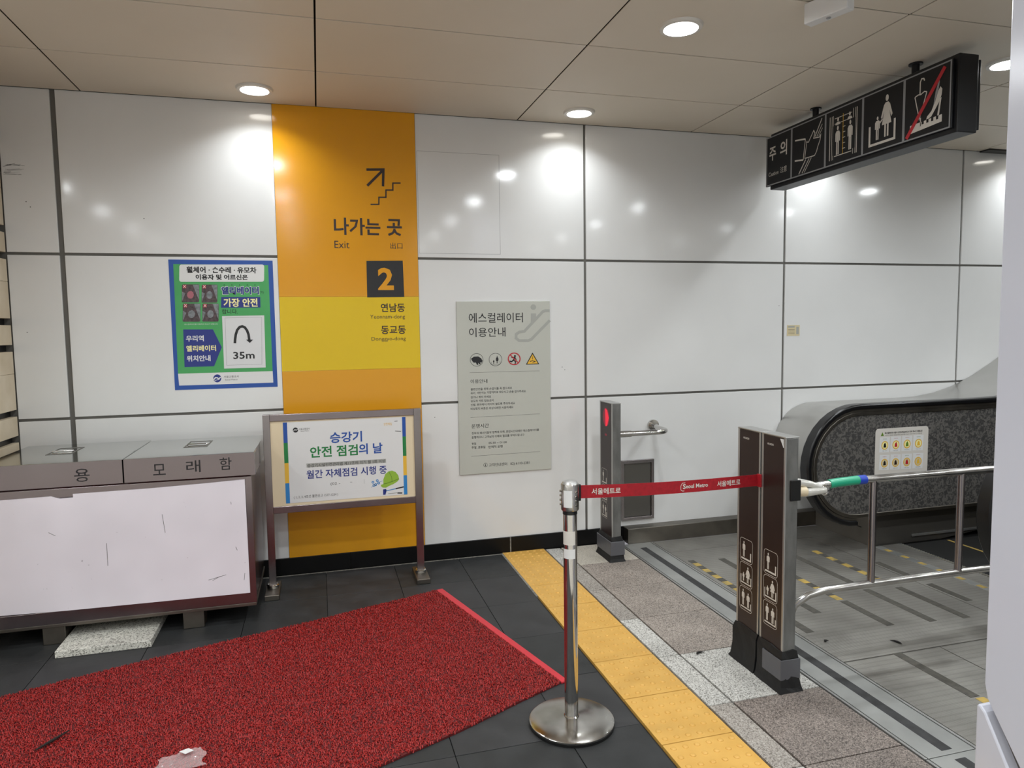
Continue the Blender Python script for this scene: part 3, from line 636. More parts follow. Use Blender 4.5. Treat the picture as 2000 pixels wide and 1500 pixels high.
A.text('정부의 에너지절약 정책에 의해, 혼잡시간대에만 에스컬레이터를', 212, 1095, 735, 1115, 'ink2', 0.012); A.text('운행하오니 고객님의 이해와 협조를 부탁드립니다', 212, 1130, 620, 1150, 'ink2', 0.012)
A.text('평일', 212, 1189, 246, 1207, 'ink2', 0.012); A.text('05:30 ~ 01:00', 343, 1183, 485, 1199, 'ink2', 0.012); A.text('주말, 공휴일', 212, 1217, 318, 1239, 'ink2', 0.012); A.text('탄력적 운행', 343, 1213, 452, 1234, 'ink2', 0.012)
A.line(circ(320, 1367, 15, 20), 0.002, 'ink', 0.0006, 'lettering', closed=True); A.text('i', 317, 1357, 323, 1377, 'ink'); A.text('고객안내센터   02) 6110-2381', 345, 1346, 662, 1376, 'ink', 0.004)
A.flush()

# wall sticker, access hatch
ws = MB().box(3.555, 3.672, D-0.0015, D-0.0001, 1.513, 1.597).build('wall_sticker', 'beige', None); tag(ws, 'small beige notice sticker on the white wall above the escalator', 'sticker'); ORG[ws.name] = Vector((0, 0, 0))
A = Art((3.555, D-0.0015, 1.513), (1, 0, 0), (0, 0, 1), (0, -1, 0), ws)
A.rect(0.008, 0.065, 0.07, 0.078, 'wm'); A.rect(0.085, 0.012, 0.108, 0.07, 'wm')
for k in range(4): A.line([(0.01, 0.05-0.011*k), (0.07, 0.05-0.011*k)], 0.002, 'ink2')
A.flush()
ah = thing('access_hatch', 'square grey steel access hatch low on the white wall, behind the lit gate post', 'hatch', (2.28, D, 0.16))
MB().ring([(2.135, 0.155), (2.4, 0.155), (2.4, 0.61), (2.135, 0.61)], [(2.155, 0.178), (2.378, 0.178), (2.378, 0.585), (2.155, 0.585)], lambda a, c, d: (a, d, c), D-0.02, D-0.0005).build('frame', 'steel', ah, bevel=0.002)
MB().box(2.157, 2.376, D-0.010, D-0.001, 0.18, 0.583, 0.001).build('door', 'dark_skirt', ah)

# ------------------------------------------------------------------ gate posts
def make_post(name, lab, x, y0, y1, z0, z1, pz, led=False, k0=1, k1=1):
    t_ = thing(name, lab, 'post', ((x+x+0.066)/2, (y0+y1)/2, 0), 'escalator gate posts'); d = 0.066
    MB().box(x+0.004, x+d, y0, y1, z0-0.1, z1, 0.004).build('housing', 'alum', t_)
    MB().box(x, x+0.006, y0, y0+0.010, z0, z1, 0.001).build('edge_trim', 'alum_l', t_); MB().box(x, x+0.006, y1-0.012, y1, z0, z1, 0.001).build('edge_trim', 'alum_l', t_)
    MB().box(x+0.001, x+0.007, y0+0.0105, y1-0.0125, z0, z1-0.004, 0.0005).build('face_panel', 'brown', t_)
    MB().box(x-0.001, x+d+0.002, y0-0.002, y1+0.002, z1-0.001, z1+0.005, 0.002).build('top_cap', 'alum_l', t_)
    # boot: slightly flared, creased wrap
    mb = MB(); e_ = 0.012
    lv = [(z0+0.03, 0.004), (z0+0.0, 0.01), (z0*0.5, e_), (0.02, e_+0.006), (0.0, e_+0.014)]
    rings = []
    for zz, g_ in lv:
        ring = []
        for (a, c) in ((x-g_, y0-g_*k0), (x+d+g_, y0-g_*k0), (x+d+g_, y1+g_*k1), (x-g_, y1+g_*k1)):
            ring.append((a, c))
        r_ = []
        for i in range(4):
            p0, p1 = ring[i], ring[(i+1) % 4]
            for k in range(4):
                f_ = k/4; r_.append(mb.bm.verts.new((p0[0]+(p1[0]-p0[0])*f_+random.uniform(-.002, .002), p0[1]+(p1[1]-p0[1])*f_+random.uniform(-.002, .002), max(0, zz+(random.uniform(-.004, .004) if zz > 0 else 0)))))
        rings.append(r_)
    for P, Q in zip(rings, rings[1:]):
        for k in range(16): mb.bm.faces.new((P[k], P[(k+1) % 16], Q[(k+1) % 16], Q[k]))
    mb.bm.faces.new(rings[0]); mb.bm.faces.new(rings[-1][::-1]); mb.build('base_boot', 'boot', t_)
    # print: seen from the -X side, u runs toward the camera (-Y)
    A = Art((x+0.001, y1, 0), (0, -1, 0), (0, 0, 1), (-1, 0, 0), t_); W = y1-y0
    s_ = 0.098
    for k in range(3):
        A.nx(); zt = pz - 0.117*k; u0 = 0.026; q = lambda a, c, u0=u0, zt=zt: (u0+s_*a, zt-0.11*(1-c))
        A.line([q(*r_) for r_ in [(a_, c_) for a_, c_ in A.rr(0, 0, 1, 1, 0.15)]], 0.0018, 'print_w', 0.0004, 'pictogram', closed=True)
        if k == 0:
            pict(A, lambda a, c: q(0.06+0.5*a, 0.2+0.68*c), 'man', 'print_w', 0.0004); A.line([q(0.1, 0.12), q(0.86, 0.12), q(0.86, 0.46)], 0.008, 'print_w', 0.0006, 'pictogram')
        elif k == 1:
            pict(A, lambda a, c: q(0.35+0.6*a, 0.18+0.7*c), 'woman', 'print_w', 0.0004); pict(A, lambda a, c: q(0.12+0.36*a, 0.2+0.38*c), 'man', 'print_w', 0.0004); A.line([q(0.1, 0.46), q(0.1, 0.12), q(0.9, 0.12), q(0.9, 0.46)], 0.006, 'print_w', 0.0006, 'pictogram')
        else:
            pict(A, lambda a, c: q(0.04+0.5*a, 0.2+0.7*c), 'man', 'print_w', 0.0004); pict(A, lambda a, c: q(0.42+0.55*a, 0.18+0.64*c), 'man', 'print_w', 0.0004); A.line([q(0.1, 0.12), q(0.9, 0.12), q(0.9, 0.4)], 0.006, 'print_w', 0.0006, 'pictogram')
    if not led:
        A.text('HYUNDAI', W*0.24, z1-0.045, W*0.5, z1-0.036, 'print_w', 0.02, 0.0005)
    else:
        A.disc(W*0.52, z1-0.10, 0.055, 'led_dim', 0.0004, 'stop_lamp', ry_=0.064); A.poly([(W*0.45, z1-0.04), (W*0.62, z1-0.05), (W*0.75, z1-0.1), (W*0.62, z1-0.155), (W*0.48, z1-0.165)], 'led', 0.0007, 'stop_lamp')
        A.disc(W*0.5, z1-0.222, 0.02, 'led_dim', 0.0004, 'indicator', ry_=0.008)
    A.flush()
    return t_
pA = make_post('gate_post', 'dark brown gate post with a lit red signal, beside the white wall', 1.885, 4.345, 4.555, 0.14, 1.085, 0.62, led=True)
MB().ring([(1.866, 4.324), (1.866, 4.576), (1.970, 4.576), (1.970, 4.324)], [(1.872, 4.330), (1.872, 4.570), (1.964, 4.570), (1.964, 4.330)], lambda a, c, d: (a, c, d), 0.045, 0.142).build('plastic_wrap', 'tape_g', pA, bevel=0.003)
pB1 = make_post('gate_post', 'farther dark brown gate post of the touching pair where the red belt ends', 1.9, 2.716, 2.89, 0.15, 1.118, 0.60, k0=0.05)
pB2 = make_post('gate_post', 'dark brown gate post nearer the camera in the touching pair, grey tape round its base', 1.9, 2.54, 2.705, 0.15, 1.118, 0.60, k1=0.05)
MB().prism([(2.552, 1.112), (2.575, 1.112), (2.552, 1.075)], lambda a, c, d: (d, a, c), 1.8985, 1.902).build('torn_corner', 'white', pB2)
MB().ring([(1.884, 2.526), (1.884, 2.66), (1.984, 2.66), (1.984, 2.526)], [(1.8895, 2.53), (1.8895, 2.655), (1.978, 2.655), (1.978, 2.53)], lambda a, c, d: (a, c, d), 0.055, 0.145).build('tape_wrap', 'tape_g', pB2, bevel=0.002)
MB().box(1.925, 1.975, 2.532, 2.5395, 0.845, 0.935, 0.002).build('belt_socket', 'black', pB2)

# wall bar between post and wall
wb = thing('guard_bar', 'bent chrome guard bar from the lit gate post to the white wall', 'handrail', (2.3, 4.6, 0.86))
pts = [(1.956, 4.4, 0.868), (2.22, 4.4, 0.868)] + [(2.26+0.085*math.sin(a), 4.485-0.085*math.cos(a), 0.868) for a in [k*PI/16 for k in range(0, 9)]]
pts += [(2.348, 4.56, 0.867), (2.385, 4.69, 0.866), (2.395, 4.745, 0.865)]
MB().tube(pts, 0.019, 16).build('bar', 'chrome', wb, True)
MB().tube([(1.956, 4.4, 0.868), (2.05, 4.4, 0.868)], 0.0225, 16).build('sleeve', 'chrome_w', wb, True)
MB().tube([(2.393, 4.735, 0.865), (2.394, 4.757, 0.865)], 0.042, 20).build('wall_flange', 'chrome', wb, True)

# ------------------------------------------------------------------ barrier rail beside the pair of posts
br = thing('barrier_rail', 'stainless tube barrier rail with green and blue tape, right of the paired gate posts', 'railing', (2.6, 2.62, 0))
yr = 2.62
top = [(2.12, yr, 0.878), (2.3, yr, 0.89), (3.08, yr, 0.888), (3.2, yr, 0.885)]
MB().tube(top, 0.018, 16).build('top_rail', 'chrome_w', br, True)
low = [(1.988, yr, 0.20), (1.993, yr, 0.29), (2.02, yr, 0.345), (2.09, yr, 0.38), (2.18, yr, 0.394), (2.4, yr, 0.396), (3.2, yr, 0.396)]
MB().tube(low, 0.017, 16).build('lower_rail', 'chrome_w', br, True)
for x in (2.432, 2.94): MB().tube([(x, yr, 0.405), (x, yr, 0.885)], 0.0165, 16).build('upright', 'steel', br, True)
MB().tube([(3.2, yr, 0.38), (3.2, yr, 0.9)], 0.0165, 16).build('upright', 'steel', br, True)
MB().tube([(2.19, yr, 0.8835), (2.24, yr, 0.887), (2.345, yr, 0.8905)], 0.0205, 16).build('green_tape', 'tape_gr', br, True)
MB().tube([(2.345, yr, 0.8905), (2.385, yr, 0.8905)], 0.021, 16).build('blue_tape', 'tape_bl', br, True)
cl = thing('plastic_wrapped_clip', 'clear-wrapped belt clip and hook joining the rail to the nearer paired post', 'clip', (2.05, 2.6, 0.87))
MB().tube([(1.975, 2.585, 0.912), (2.0, 2.585, 0.912), (2.06, 2.585, 0.90), (2.14, 2.59, 0.872)], [0.017, 0.018, 0.015, 0.013], 12).build('upper_sleeve', 'wrap', cl, True)
MB().tube([(1.975, 2.58, 0.868), (2.03, 2.58, 0.866), (2.14, 2.585, 0.868)], [0.021, 0.02, 0.016], 12).build('lower_sleeve', 'wrap', cl, True)
MB().tube([(1.968, 2.575, 0.875), (1.985, 2.575, 0.873)], 0.022, 12).build('red_collar', 'belt', cl, True)
MB().tube([(1.99, 2.574, 0.873), (2.03, 2.574, 0.872)], 0.0222, 12).build('label_band', 'cream_b', cl, True)
MB().tube([(2.135+0.02*math.cos(a), 2.58, 0.868+0.02*math.sin(a)) for a in [k*PI/8 for k in range(16)]], 0.004, 8).build('hook', 'chrome', cl, True)

# ------------------------------------------------------------------ stanchion and belt
sx, sy = 0.936, 2.573
st = thing('stanchion', 'polished steel queue stanchion with round base, at the head of the red belt', 'stanchion', (sx, sy, 0))
MB().lathe([(0, 0.0), (0.172, 0.0), (0.173, 0.012), (0, 0.012)], (sx, sy, 0), 64).build('rubber_ring', 'boot', st, True)
MB().lathe([(0, 0.012), (0.172, 0.012), (0.172, 0.017), (0.165, 0.021), (0.09, 0.028), (0.04, 0.032), (0.03, 0.034), (0, 0.034)], (sx, sy, 0), 64).build('base', 'chrome_w', st, True)
MB().lathe([(0, 0.03), (0.031, 0.03), (0.031, 0.036), (0.0275, 0.04), (0.0275, 0.868), (0, 0.868)], (sx, sy, 0), 40).build('pole', 'chrome', st, True)
MB().lathe([(0, 0.866), (0.029, 0.866), (0.029, 0.884), (0, 0.884)], (sx, sy, 0), 36).build('neck_ring', 'black', st, True)
MB().lathe([(0, 0.882), (0.034, 0.882), (0.0355, 0.886), (0.0355, 0.985), (0.0335, 0.988), (0, 0.988)], (sx, sy, 0), 40).build('belt_head', 'chrome_w', st, True)
MB().lathe([(0, 0.988), (0.033, 0.988), (0.028, 0.996), (0.015, 0.999), (0, 1.0)], (sx, sy, 0), 36).build('top_cap', 'alum_l', st, True)
def wrapsticker(name, r, z0, z1, a0, a1, m, lab=None):
    o_ = circ(sx, sy, r+0.0008, 14, None, a0, a1, False); i_ = circ(sx, sy, r+0.0001, 14, None, a0, a1, False)
    return MB().strip(o_, i_, lambda a, c, d: (a, c, d), z0, z1).build(name, m, st, True, label=lab)
f0 = math.atan2(-sy, -sx)
wrapsticker('white_label', 0.0355, 0.898, 0.965, f0-0.75, f0+0.25, 'white'); wrapsticker('pole_label', 0.0275, 0.745, 0.80, f0-1.3, f0+0.75, 'print_w'); wrapsticker('pole_label', 0.0275, 0.69, 0.728, f0-1.2, f0+0.75, 'white')
for k in range(4):
    for an in (f0+0.72, f0-1.45): 
        p_ = Vector((sx+0.0355*math.cos(an), sy+0.0355*math.sin(an), 0.905+0.018*k)); n_ = Vector((math.cos(an), math.sin(an), 0))
        MB().tube([p_, p_+n_*0.006], 0.004, 8).build('screw', 'chrome', st, True)
bd = Vector((1.9-0.004, 2.735, 0)) - Vector((sx, sy, 0)); ang = math.atan2(bd.y, bd.x)
MB().box(-0.008, 0.008, -0.014, 0.014, 0.915, 0.982, 0.003).build('belt_slot', 'black', st).matrix_local = Matrix.Translation((0.036*math.cos(ang), 0.036*math.sin(ang), 0)) @ Matrix.Rotation(ang, 4, 'Z')
so = [c for c in st.children if c.name.startswith('belt_slot')][0]
for v in so.data.vertices: v.co += Vector((sx, sy, 0))
bt = thing('retractable_belt', 'red retractable belt printed in white, stretched from the stanchion to the paired posts', 'belt', (1.42, 2.65, 0.9))
p0 = Vector((sx+0.036*math.cos(ang), sy+0.036*math.sin(ang), 0.949)); p1 = Vector((1.896, 2.728, 0.9)); L = (p1-p0).length; u = (p1-p0).normalized()
nb = Vector((u.y, -u.x, 0)).normalized(); mb = MB(); N_ = 24; rows = []
def sag(t_): return -0.008*math.sin(PI*t_)
for i in range(N_+1):
    t_ = i/N_; c = p0.lerp(p1, t_) + Vector((0, 0, sag(t_))); hh = 0.0265
    rows.append([mb.bm.verts.new(c+Vector((0, 0, s1*hh))+nb*s2*0.0007) for s1, s2 in ((1, 1), (-1, 1), (-1, -1), (1, -1))])
for P, Q in zip(rows, rows[1:]):
    for k in range(4): mb.bm.faces.new((P[k], P[(k+1) % 4], Q[(k+1) % 4], Q[k]))
mb.bm.faces.new(rows[0]); mb.bm.faces.new(rows[-1][::-1]); mb.build('webbing', 'belt', bt)
class BeltArt(Art):
    def P(s, x, y, lift): t_ = x/L; return p0.lerp(p1, t_) + Vector((0, 0, sag(t_)+y)) + nb*(0.0009+lift)
A = BeltArt((0, 0, 0), (1, 0, 0), (0, 0, 1), (0, -1, 0), bt)
bx = lambda px: L*(px-1127)/(1487-1127)*1.0
def tb(px):  # perspective along the belt is mild: far end is denser
    s_ = (px-1127)/360.0; return L*(s_*0.925+0.075*s_*s_)
A.text('서울메트로', tb(1153), -0.013, tb(1209), 0.013, 'print_w', 0.015); A.text('서울메트로', tb(1402), -0.013, tb(1450), 0.013, 'print_w', 0.015)
A.text('eoul Metro', tb(1338), -0.008, tb(1383), 0.010, 'print_w', 0.02); A.text('S', tb(1332), -0.010, tb(1338), 0.012, 'print_w', 0.03)
A.line([(tb(1337), 0.017), (tb(1331), 0.016), (tb(1328), 0.004), (tb(1328), -0.012), (tb(1331), -0.018), (tb(1335), -0.018)], 0.0025, 'print_w', 0.0005, 'logo')
A.line(circ(tb(1129), -0.004, 0.008, 12), 0.002, 'print_w', 0.0005, 'logo', closed=True)
A.flush()
MB().box(1.8905, 1.8985, 2.7, 2.726, 0.872, 0.93, 0.001).build('belt_end', 'belt', bt)

# ------------------------------------------------------------------ hanging caution sign
hs = thing('caution_sign', 'long black ceiling-hung escalator caution sign with five grey-lined panels', 'sign', (3.26, 3.73, H))
MB().box(3.2, 3.325, 2.948, 4.5, 2.578, 2.972, 0.004).build('box', 'sign_black', hs)
MB().box(3.184, 3.2, 2.972, 4.53, 2.603, 2.95, 0.002).build('front_plate', 'sign_black', hs)
MB().box(3.325, 3.36, 2.965, 4.53, 2.6, 2.955, 0.003).build('rear_plate', 'sign_black', hs)
for yy in (4.07, 3.26):
    MB().tube([(3.235, yy, 2.96), (3.235, yy, H)], 0.02, 16).build('hanger', 'sign_black', hs, True)
    MB().lathe([(0, -0.008), (0.036, -0.008), (0.036, 0), (0, 0)], (3.235, yy, H), 24).build('ceiling_rose', 'sign_black', hs, True)
# u runs from the far end (Y=4.53) toward the camera
A = Art((3.184, 4.53, 2.603), (0, -1, 0), (0, 0, 1), (-1, 0, 0), hs); zt, zb_ = 0.342, 0.006
edges = [0.006, 0.285, 0.62, 0.942, 1.25, 1.552]
for a, b_ in zip(edges, edges[1:]):
    A.nx(); A.line([(a+0.004, zt), (b_-0.004, zt), (b_-0.004, zb_), (a+0.004, zb_)], 0.0075, 'print_g', 0.0006, 'panel_border', closed=True)
def pan(k):
    a, b_ = edges[k]+0.012, edges[k+1]-0.012
    return lambda x, y: (a+(b_-a)*x, zb_+0.01+(zt-zb_-0.02)*y)
f = pan(0); A.nx(); W1 = 'print_w'
A.text('주', *f(0.08, 0.50), *f(0.38, 0.80), W1, 0.02); A.text('의', *f(0.56, 0.52), *f(0.86, 0.85), W1, 0.02)
A.text('Caution', *f(0.06, 0.16), *f(0.5, 0.25), W1, 0.0); A.text('注意', *f(0.58, 0.16), *f(0.86, 0.29), W1, 0.0)
f = pan(1); A.nx()
for pp, wd in (([(0.08, 0.74), (0.42, 0.69)], 0.010), ([(0.08, 0.31), (0.36, 0.27)], 0.010), ([(0.36, 0.27), (0.42, 0.69)], 0.006), ([(0.41, 0.29), (0.47, 0.64)], 0.005),
               ([(0.45, 0.62), (0.52, 0.60), (0.68, 0.80), (0.72, 0.74), (0.68, 0.64), (0.86, 0.62), (0.9, 0.66), (0.88, 0.55), (0.82, 0.45), (0.78, 0.35), (0.72, 0.28), (0.41, 0.29)], 0.006),
               ([(0.72, 0.66), (0.93, 0.98)], 0.007), ([(0.78, 0.65), (0.94, 0.86)], 0.005), ([(0.84, 0.65), (0.95, 0.78)], 0.004), ([(0.44, 0.26), (0.22, 0.0)], 0.007), ([(0.55, 0.26), (0.33, 0.0)], 0.006), ([(0.62, 0.26), (0.4, 0.0)], 0.005)):
    A.line([f(*q) for q in pp], wd, W1, 0.0006, 'pictogram')
f = pan(2); A.nx()
for x_ in (0.1, 0.16, 0.2, 0.78, 0.84, 0.88): A.line([f(x_, 0.06), f(x_, 0.92)], 0.006 if x_ in (0.1, 0.88) else 0.004, W1, 0.0006, 'pictogram')
for k in range(8): A.line([f(0.24, 0.12+0.105*k), f(0.74, 0.12+0.105*k)], 0.005 if k < 2 else 0.004, W1, 0.0006, 'pictogram')
A.line([f(0.49, 0.12), f(0.49, 0.9)], 0.004, 'pyel', 0.0009, 'pictogram')
for xo, yo in ((0.18, 0.38), (0.52, 0.40)): pict(A, lambda a, c: f(xo+0.32*a, yo+0.48*c), 'man', W1, 0.0010)
for xo, yo in ((0.18, 0.14), (0.54, 0.16)):
    A.poly([f(*q) for q in [(xo+0.02, yo+0.0), (xo+0.3, yo), (xo+0.3, yo+0.58), (xo+0.02, yo+0.58)]], 'sign_black', 0.0012, 'pictogram'); pict(A, lambda a, c: f(xo+0.32*a, yo+0.56*c), 'man', W1, 0.0014)
f = pan(3); A.nx()
A.line([f(0.16, 0.44), f(0.16, 0.09), f(0.82, 0.09), f(0.82, 0.44)], 0.014, W1, 0.0006, 'pictogram')
pict(A, lambda a, c: f(0.36+0.5*a, 0.17+0.74*c), 'woman', W1, 0.0008); pict(A, lambda a, c: f(0.22+0.3*a, 0.16+0.42*c), 'man', W1, 0.0008); A.line([f(0.42, 0.44), f(0.5, 0.5)], 0.009, W1, 0.0009, 'pictogram')
f = pan(4); A.nx()
A.poly([f(*q) for q in ((0.12, 0.06), (0.86, 0.1), (0.86, 0.22), (0.12, 0.2))], W1, 0.0006, 'pictogram')
for k in range(4): A.rect(*f(0.40+0.11*k, 0.16), *f(0.45+0.11*k, 0.22), 'sign_black', 0.0009, 'pictogram')
A.line([f(0.22, 0.66), f(0.34, 0.26), f(0.5, 0.68)], 0.006, W1, 0.0006, 'pictogram'); A.line([f(0.22, 0.66), f(0.3, 0.68), f(0.36, 0.67), f(0.44, 0.70), f(0.5, 0.68)], 0.006, W1, 0.0006, 'pictogram')
A.line([f(0.34, 0.68), f(0.34, 0.88), f(0.37, 0.93), f(0.42, 0.92), f(0.44, 0.88)], 0.007, W1, 0.0006, 'pictogram'); A.line([f(0.37, 0.28), f(0.37, 0.14)], 0.005, W1, 0.0006, 'pictogram')
A.poly([f(*q) for q in ((0.5, 0.20), (0.62, 0.24), (0.70, 0.33), (0.8, 0.45), (0.84, 0.54), (0.85, 0.63), (0.81, 0.68), (0.76, 0.62), (0.7, 0.47), (0.62, 0.33), (0.52, 0.26))], W1, 0.0006, 'pictogram')
A.poly([f(*q) for q in ((0.66, 0.40), (0.70, 0.62), (0.76, 0.78), (0.79, 0.78), (0.77, 0.66))], 'print_g', 0.0005, 'pictogram'); A.poly([f(*q) for q in ((0.80, 0.48), (0.84, 0.5), (0.79, 0.20), (0.75, 0.20))], W1, 0.0006, 'pictogram')
A.line([f(0.04, 0.0), f(0.90, 0.97)], 0.022, 'red', 0.0016, 'prohibition_bar')
A.flush()

# ------------------------------------------------------------------ white ceiling sensor
cs_ = thing('ceiling_sensor', 'small white box-shaped sensor hung from the ceiling at the top edge', 'sensor', (2.12, 2.64, H))
rot = Matrix.Rotation(math.radians(-8), 4, 'Z')
c0 = Vector((2.127, 2.766, 0)); du_ = Vector((0.3326, -0.9431, 0)); dv_ = Vector((-du_.y, du_.x, 0))
q4 = [c0+du_*a_+dv_*b__ for a_, b__ in ((0, 0), (0.201, 0), (0.201, 0.055), (0, 0.055))]
MB().prism([(v.x, v.y) for v in q4], lambda a, c, d: (a, c, d), 2.93, H-0.012).build('housing', 'white', cs_, bevel=0.004)
mid = (q4[0]+q4[2])/2; MB().box(mid.x-0.02, mid.x+0.02, mid.y-0.02, mid.y+0.02, H-0.013, H, 0.003).build('bracket', 'white', cs_)
MB().lathe([(0, 0), (0.010, 0), (0.010, -0.003), (0, -0.003)], (mid.x, mid.y, 2.93), 20).build('lens', 'print_g', cs_, True)

# ------------------------------------------------------------------ escalator
es = thing('escalator', 'stainless steel escalator with black handrails and striped metal landing, beyond the gate posts', 'escalator', (3.5, 3.5, 0))
MB().box(2.09, 9.0, -1.2, 4.66, -0.12, -0.008).build('pit_cover', 'grout_d', es)
for x0, x1 in ((2.093, 2.104), (2.109, 2.324), (2.330, 2.342)):
    for ya, yb in ((1.972, 4.66), (-1.2, 1.968)):
        MB().box(x0, x1, ya, yb, -0.02, 0.002, 0.001).build('frame_strip', 'plate_f' if x1-x0 > 0.1 else 'alum_l', es)
MB().box(2.194, 2.242, 1.995, 4.55, 0.0015, 0.003).build('grip_strip', 'stripe_b', es); MB().box(2.194, 2.242, 0.6, 1.94, 0.0015, 0.003).build('grip_strip', 'stripe_b', es)
PLX = [2.348, 3.79]
for x0, x1, y0_, y1_ in ((2.348, 3.513, 2.687, 4.40), (3.519, 3.79, 2.687, 4.40), (2.348, 2.907, -1.2, 2.678), (2.913, 3.79, -1.2, 2.678), (2.348, 3.79, 4.404, 4.66)):
    MB().box(x0, x1, y0_, y1_, -0.02, 0.001, 0.001).build('landing_plate', 'plate', es)
for x, ya, yb, m_ in ((2.62, 3.2, 4.17, 'stripe'), (2.415, 3.0, 3.19, 'stripe'), (2.655, 2.26, 2.685, 'stripe'), (3.13, 3.45, 4.07, 'stripe'), (3.13, 2.925, 3.41, 'stripe'), (3.34, 2.91, 3.38, 'stripe'), (3.56, 3.53, 3.79, 'stripe'), (3.56, 3.09, 3.37, 'stripe'), (2.875, 2.95, 3.30, 'stripe'), (2.655, 1.2, 1.9, 'stripe')):
    MB().box(x-0.024, x+0.024, ya, yb, 0.0008, 0.0022).build('grip_strip', m_, es)
def dashes(x, ya, yb, k, wd=0.022):
    s_ = (yb-ya)/k
    for i in range(k): MB().box(x-wd, x+wd, ya+s_*i, ya+s_*(i+1)-0.001, 0.0008, 0.0023).build('hazard_tape', 'stripe_y' if i % 2 == 0 else 'stripe', es)
dashes(2.40, 3.6, 4.2, 10); dashes(2.87, 3.32, 3.95, 9); dashes(3.33, 3.47, 4.12, 9); dashes(2.665, 1.92, 2.25, 3)
MB().box(3.79, 3.85, 2.87, 4.07, -0.02, 0.004, 0.001).build('comb_frame', 'plate_f', es)
for k in range(8): MB().box(3.80, 3.835, 2.92+0.145*k, 2.97+0.145*k, 0.0035, 0.005).build('hazard_tape', 'stripe_y', es)
MB().box(3.85, 4.0, 2.87, 4.07, -0.02, 0.006, 0.002).build('comb_plate', 'plate', es)
cb = MB()
for k in range(60): cb.box(3.998, 4.035, 2.88+0.02*k, 2.888+0.02*k, -0.004, 0.005)
cb.build('comb_teeth', 'plate_f', es)
# steps: two flat, then rising
zz = 0.0; xx = 4.02
for k in range(11):
    rise = 0 if k < 2 else (0.06 if k == 2 else (0.14 if k == 3 else 0.22)); zz += rise
    s_ = MB().box(xx, xx+0.40, 2.88, 4.06, zz-0.02 if k < 2 else zz-0.24, zz-0.004, 0.002).build('step', 'step', es)
    MB().box(xx+0.003, xx+0.022, 2.9, 4.04, zz-0.005, zz-0.002).build('step_line', 'stripe_y', s_)
    xx += 0.402
def rise(x):
    if x < 4.7: return 0
    if x < 5.6: return 0.577*(x-4.7)**2/1.8
    return 0.577*0.45 + 0.577*(x-5.6)
def outline(cx, cz, r, xe=8.6, nb_=18):
    "newel outline from the bottom run, round the nose, along the top"
    low_ = [(x, cz-r+max(0, rise(x))) for x in (xe, 7.5, 6.5, 5.6, 5.4, 5.2, 5.0, 4.8, 4.6, 4.4)]
    nose = [(cx - r*math.sin(t_), cz - r*math.cos(t_)) for t_ in [PI*k/nb_ for k in range(nb_+1)]]
    up_ = [(x, cz+r+max(0, rise(x))) for x in (4.4, 4.6, 4.8, 5.0, 5.2, 5.4, 5.6, 6.5, 7.5, xe)]
    return low_ + nose + up_
XZ = lambda a, c, d: (a, d, c)
def balustrade(cx, cz, y0_, y1_, side, yd0, yd1):
    yc = (y0_+y1_)/2
    def cut(o_): return o_[10:]         # handrail: nose and top only
    ho, hi = outline(cx, cz, 0.425)[10:], outline(cx, cz, 0.388)[10:]
    MB().strip(ho, hi, XZ, yc-0.042, yc+0.042).build('handrail', 'rubber', es, True, bevel=0.01)
    MB().strip(outline(cx, cz, 0.388)[10:], outline(cx, cz, 0.372)[10:], XZ, yc-0.028, yc+0.028).build('handrail_guide', 'steel_d', es, True)
    MB().ring(outline(cx+0.01, cz, 0.372), outline(cx+0.01, cz, 0.345), XZ, y0_-0.008, y1_+0.008).build('panel_border', 'steel_d', es, True, bevel=0.004)
    MB().prism(outline(cx+0.01, cz, 0.346), XZ, y0_, y1_).build('balustrade_panel', 'tex_steel', es, True)
balustrade(3.56, 0.625, 3.985, 4.015, 1, 0, 0)
balustrade(3.715, 0.60, 2.785, 2.815, -1, 0, 0)
# outer decking between far balustrade and the wall
MB().prism(outline(3.78, 0.645, 0.335, nb_=18), XZ, 4.03, 4.755).build('outer_decking', 'deck', es, True)
for k in range(3):
    t_ = 4.2+0.2*k
for y0_, y1_, yk in ((4.075, 4.66, 4.075), (2.60, 2.865, 2.865)):
    x0 = 3.775 if y0_ > 4 else 3.9
    MB().box(x0, x0+0.012, y0_, y1_, 0.0, 0.26, 0.003).build('newel_front', 'newel', es)
    MB().prism([(x0+0.013, 0.0), (x0+0.013, 0.27), (4.4, 0.27), (5.2, 0.27+rise(5.2)), (8.6, 0.27+rise(8.6)), (8.6, 0.02+rise(8.6)), (5.2, rise(5.2)), (4.4, 0.0)], XZ, y0_+0.001, y1_-0.001).build('skirt_panel', 'dark_skirt', es)
    yy = y0_-0.012 if y0_ > 4 else y1_
    MB().box(4.13, 4.9, yy, yy+0.012, 0.045, 0.062, 0.002).build('skirt_brush', 'alum_l', es)
# slot and script on newel base
MB().box(3.7735, 3.7755, 4.17, 4.30, 0.115, 0.122).build('newel_slot', 'black', es)
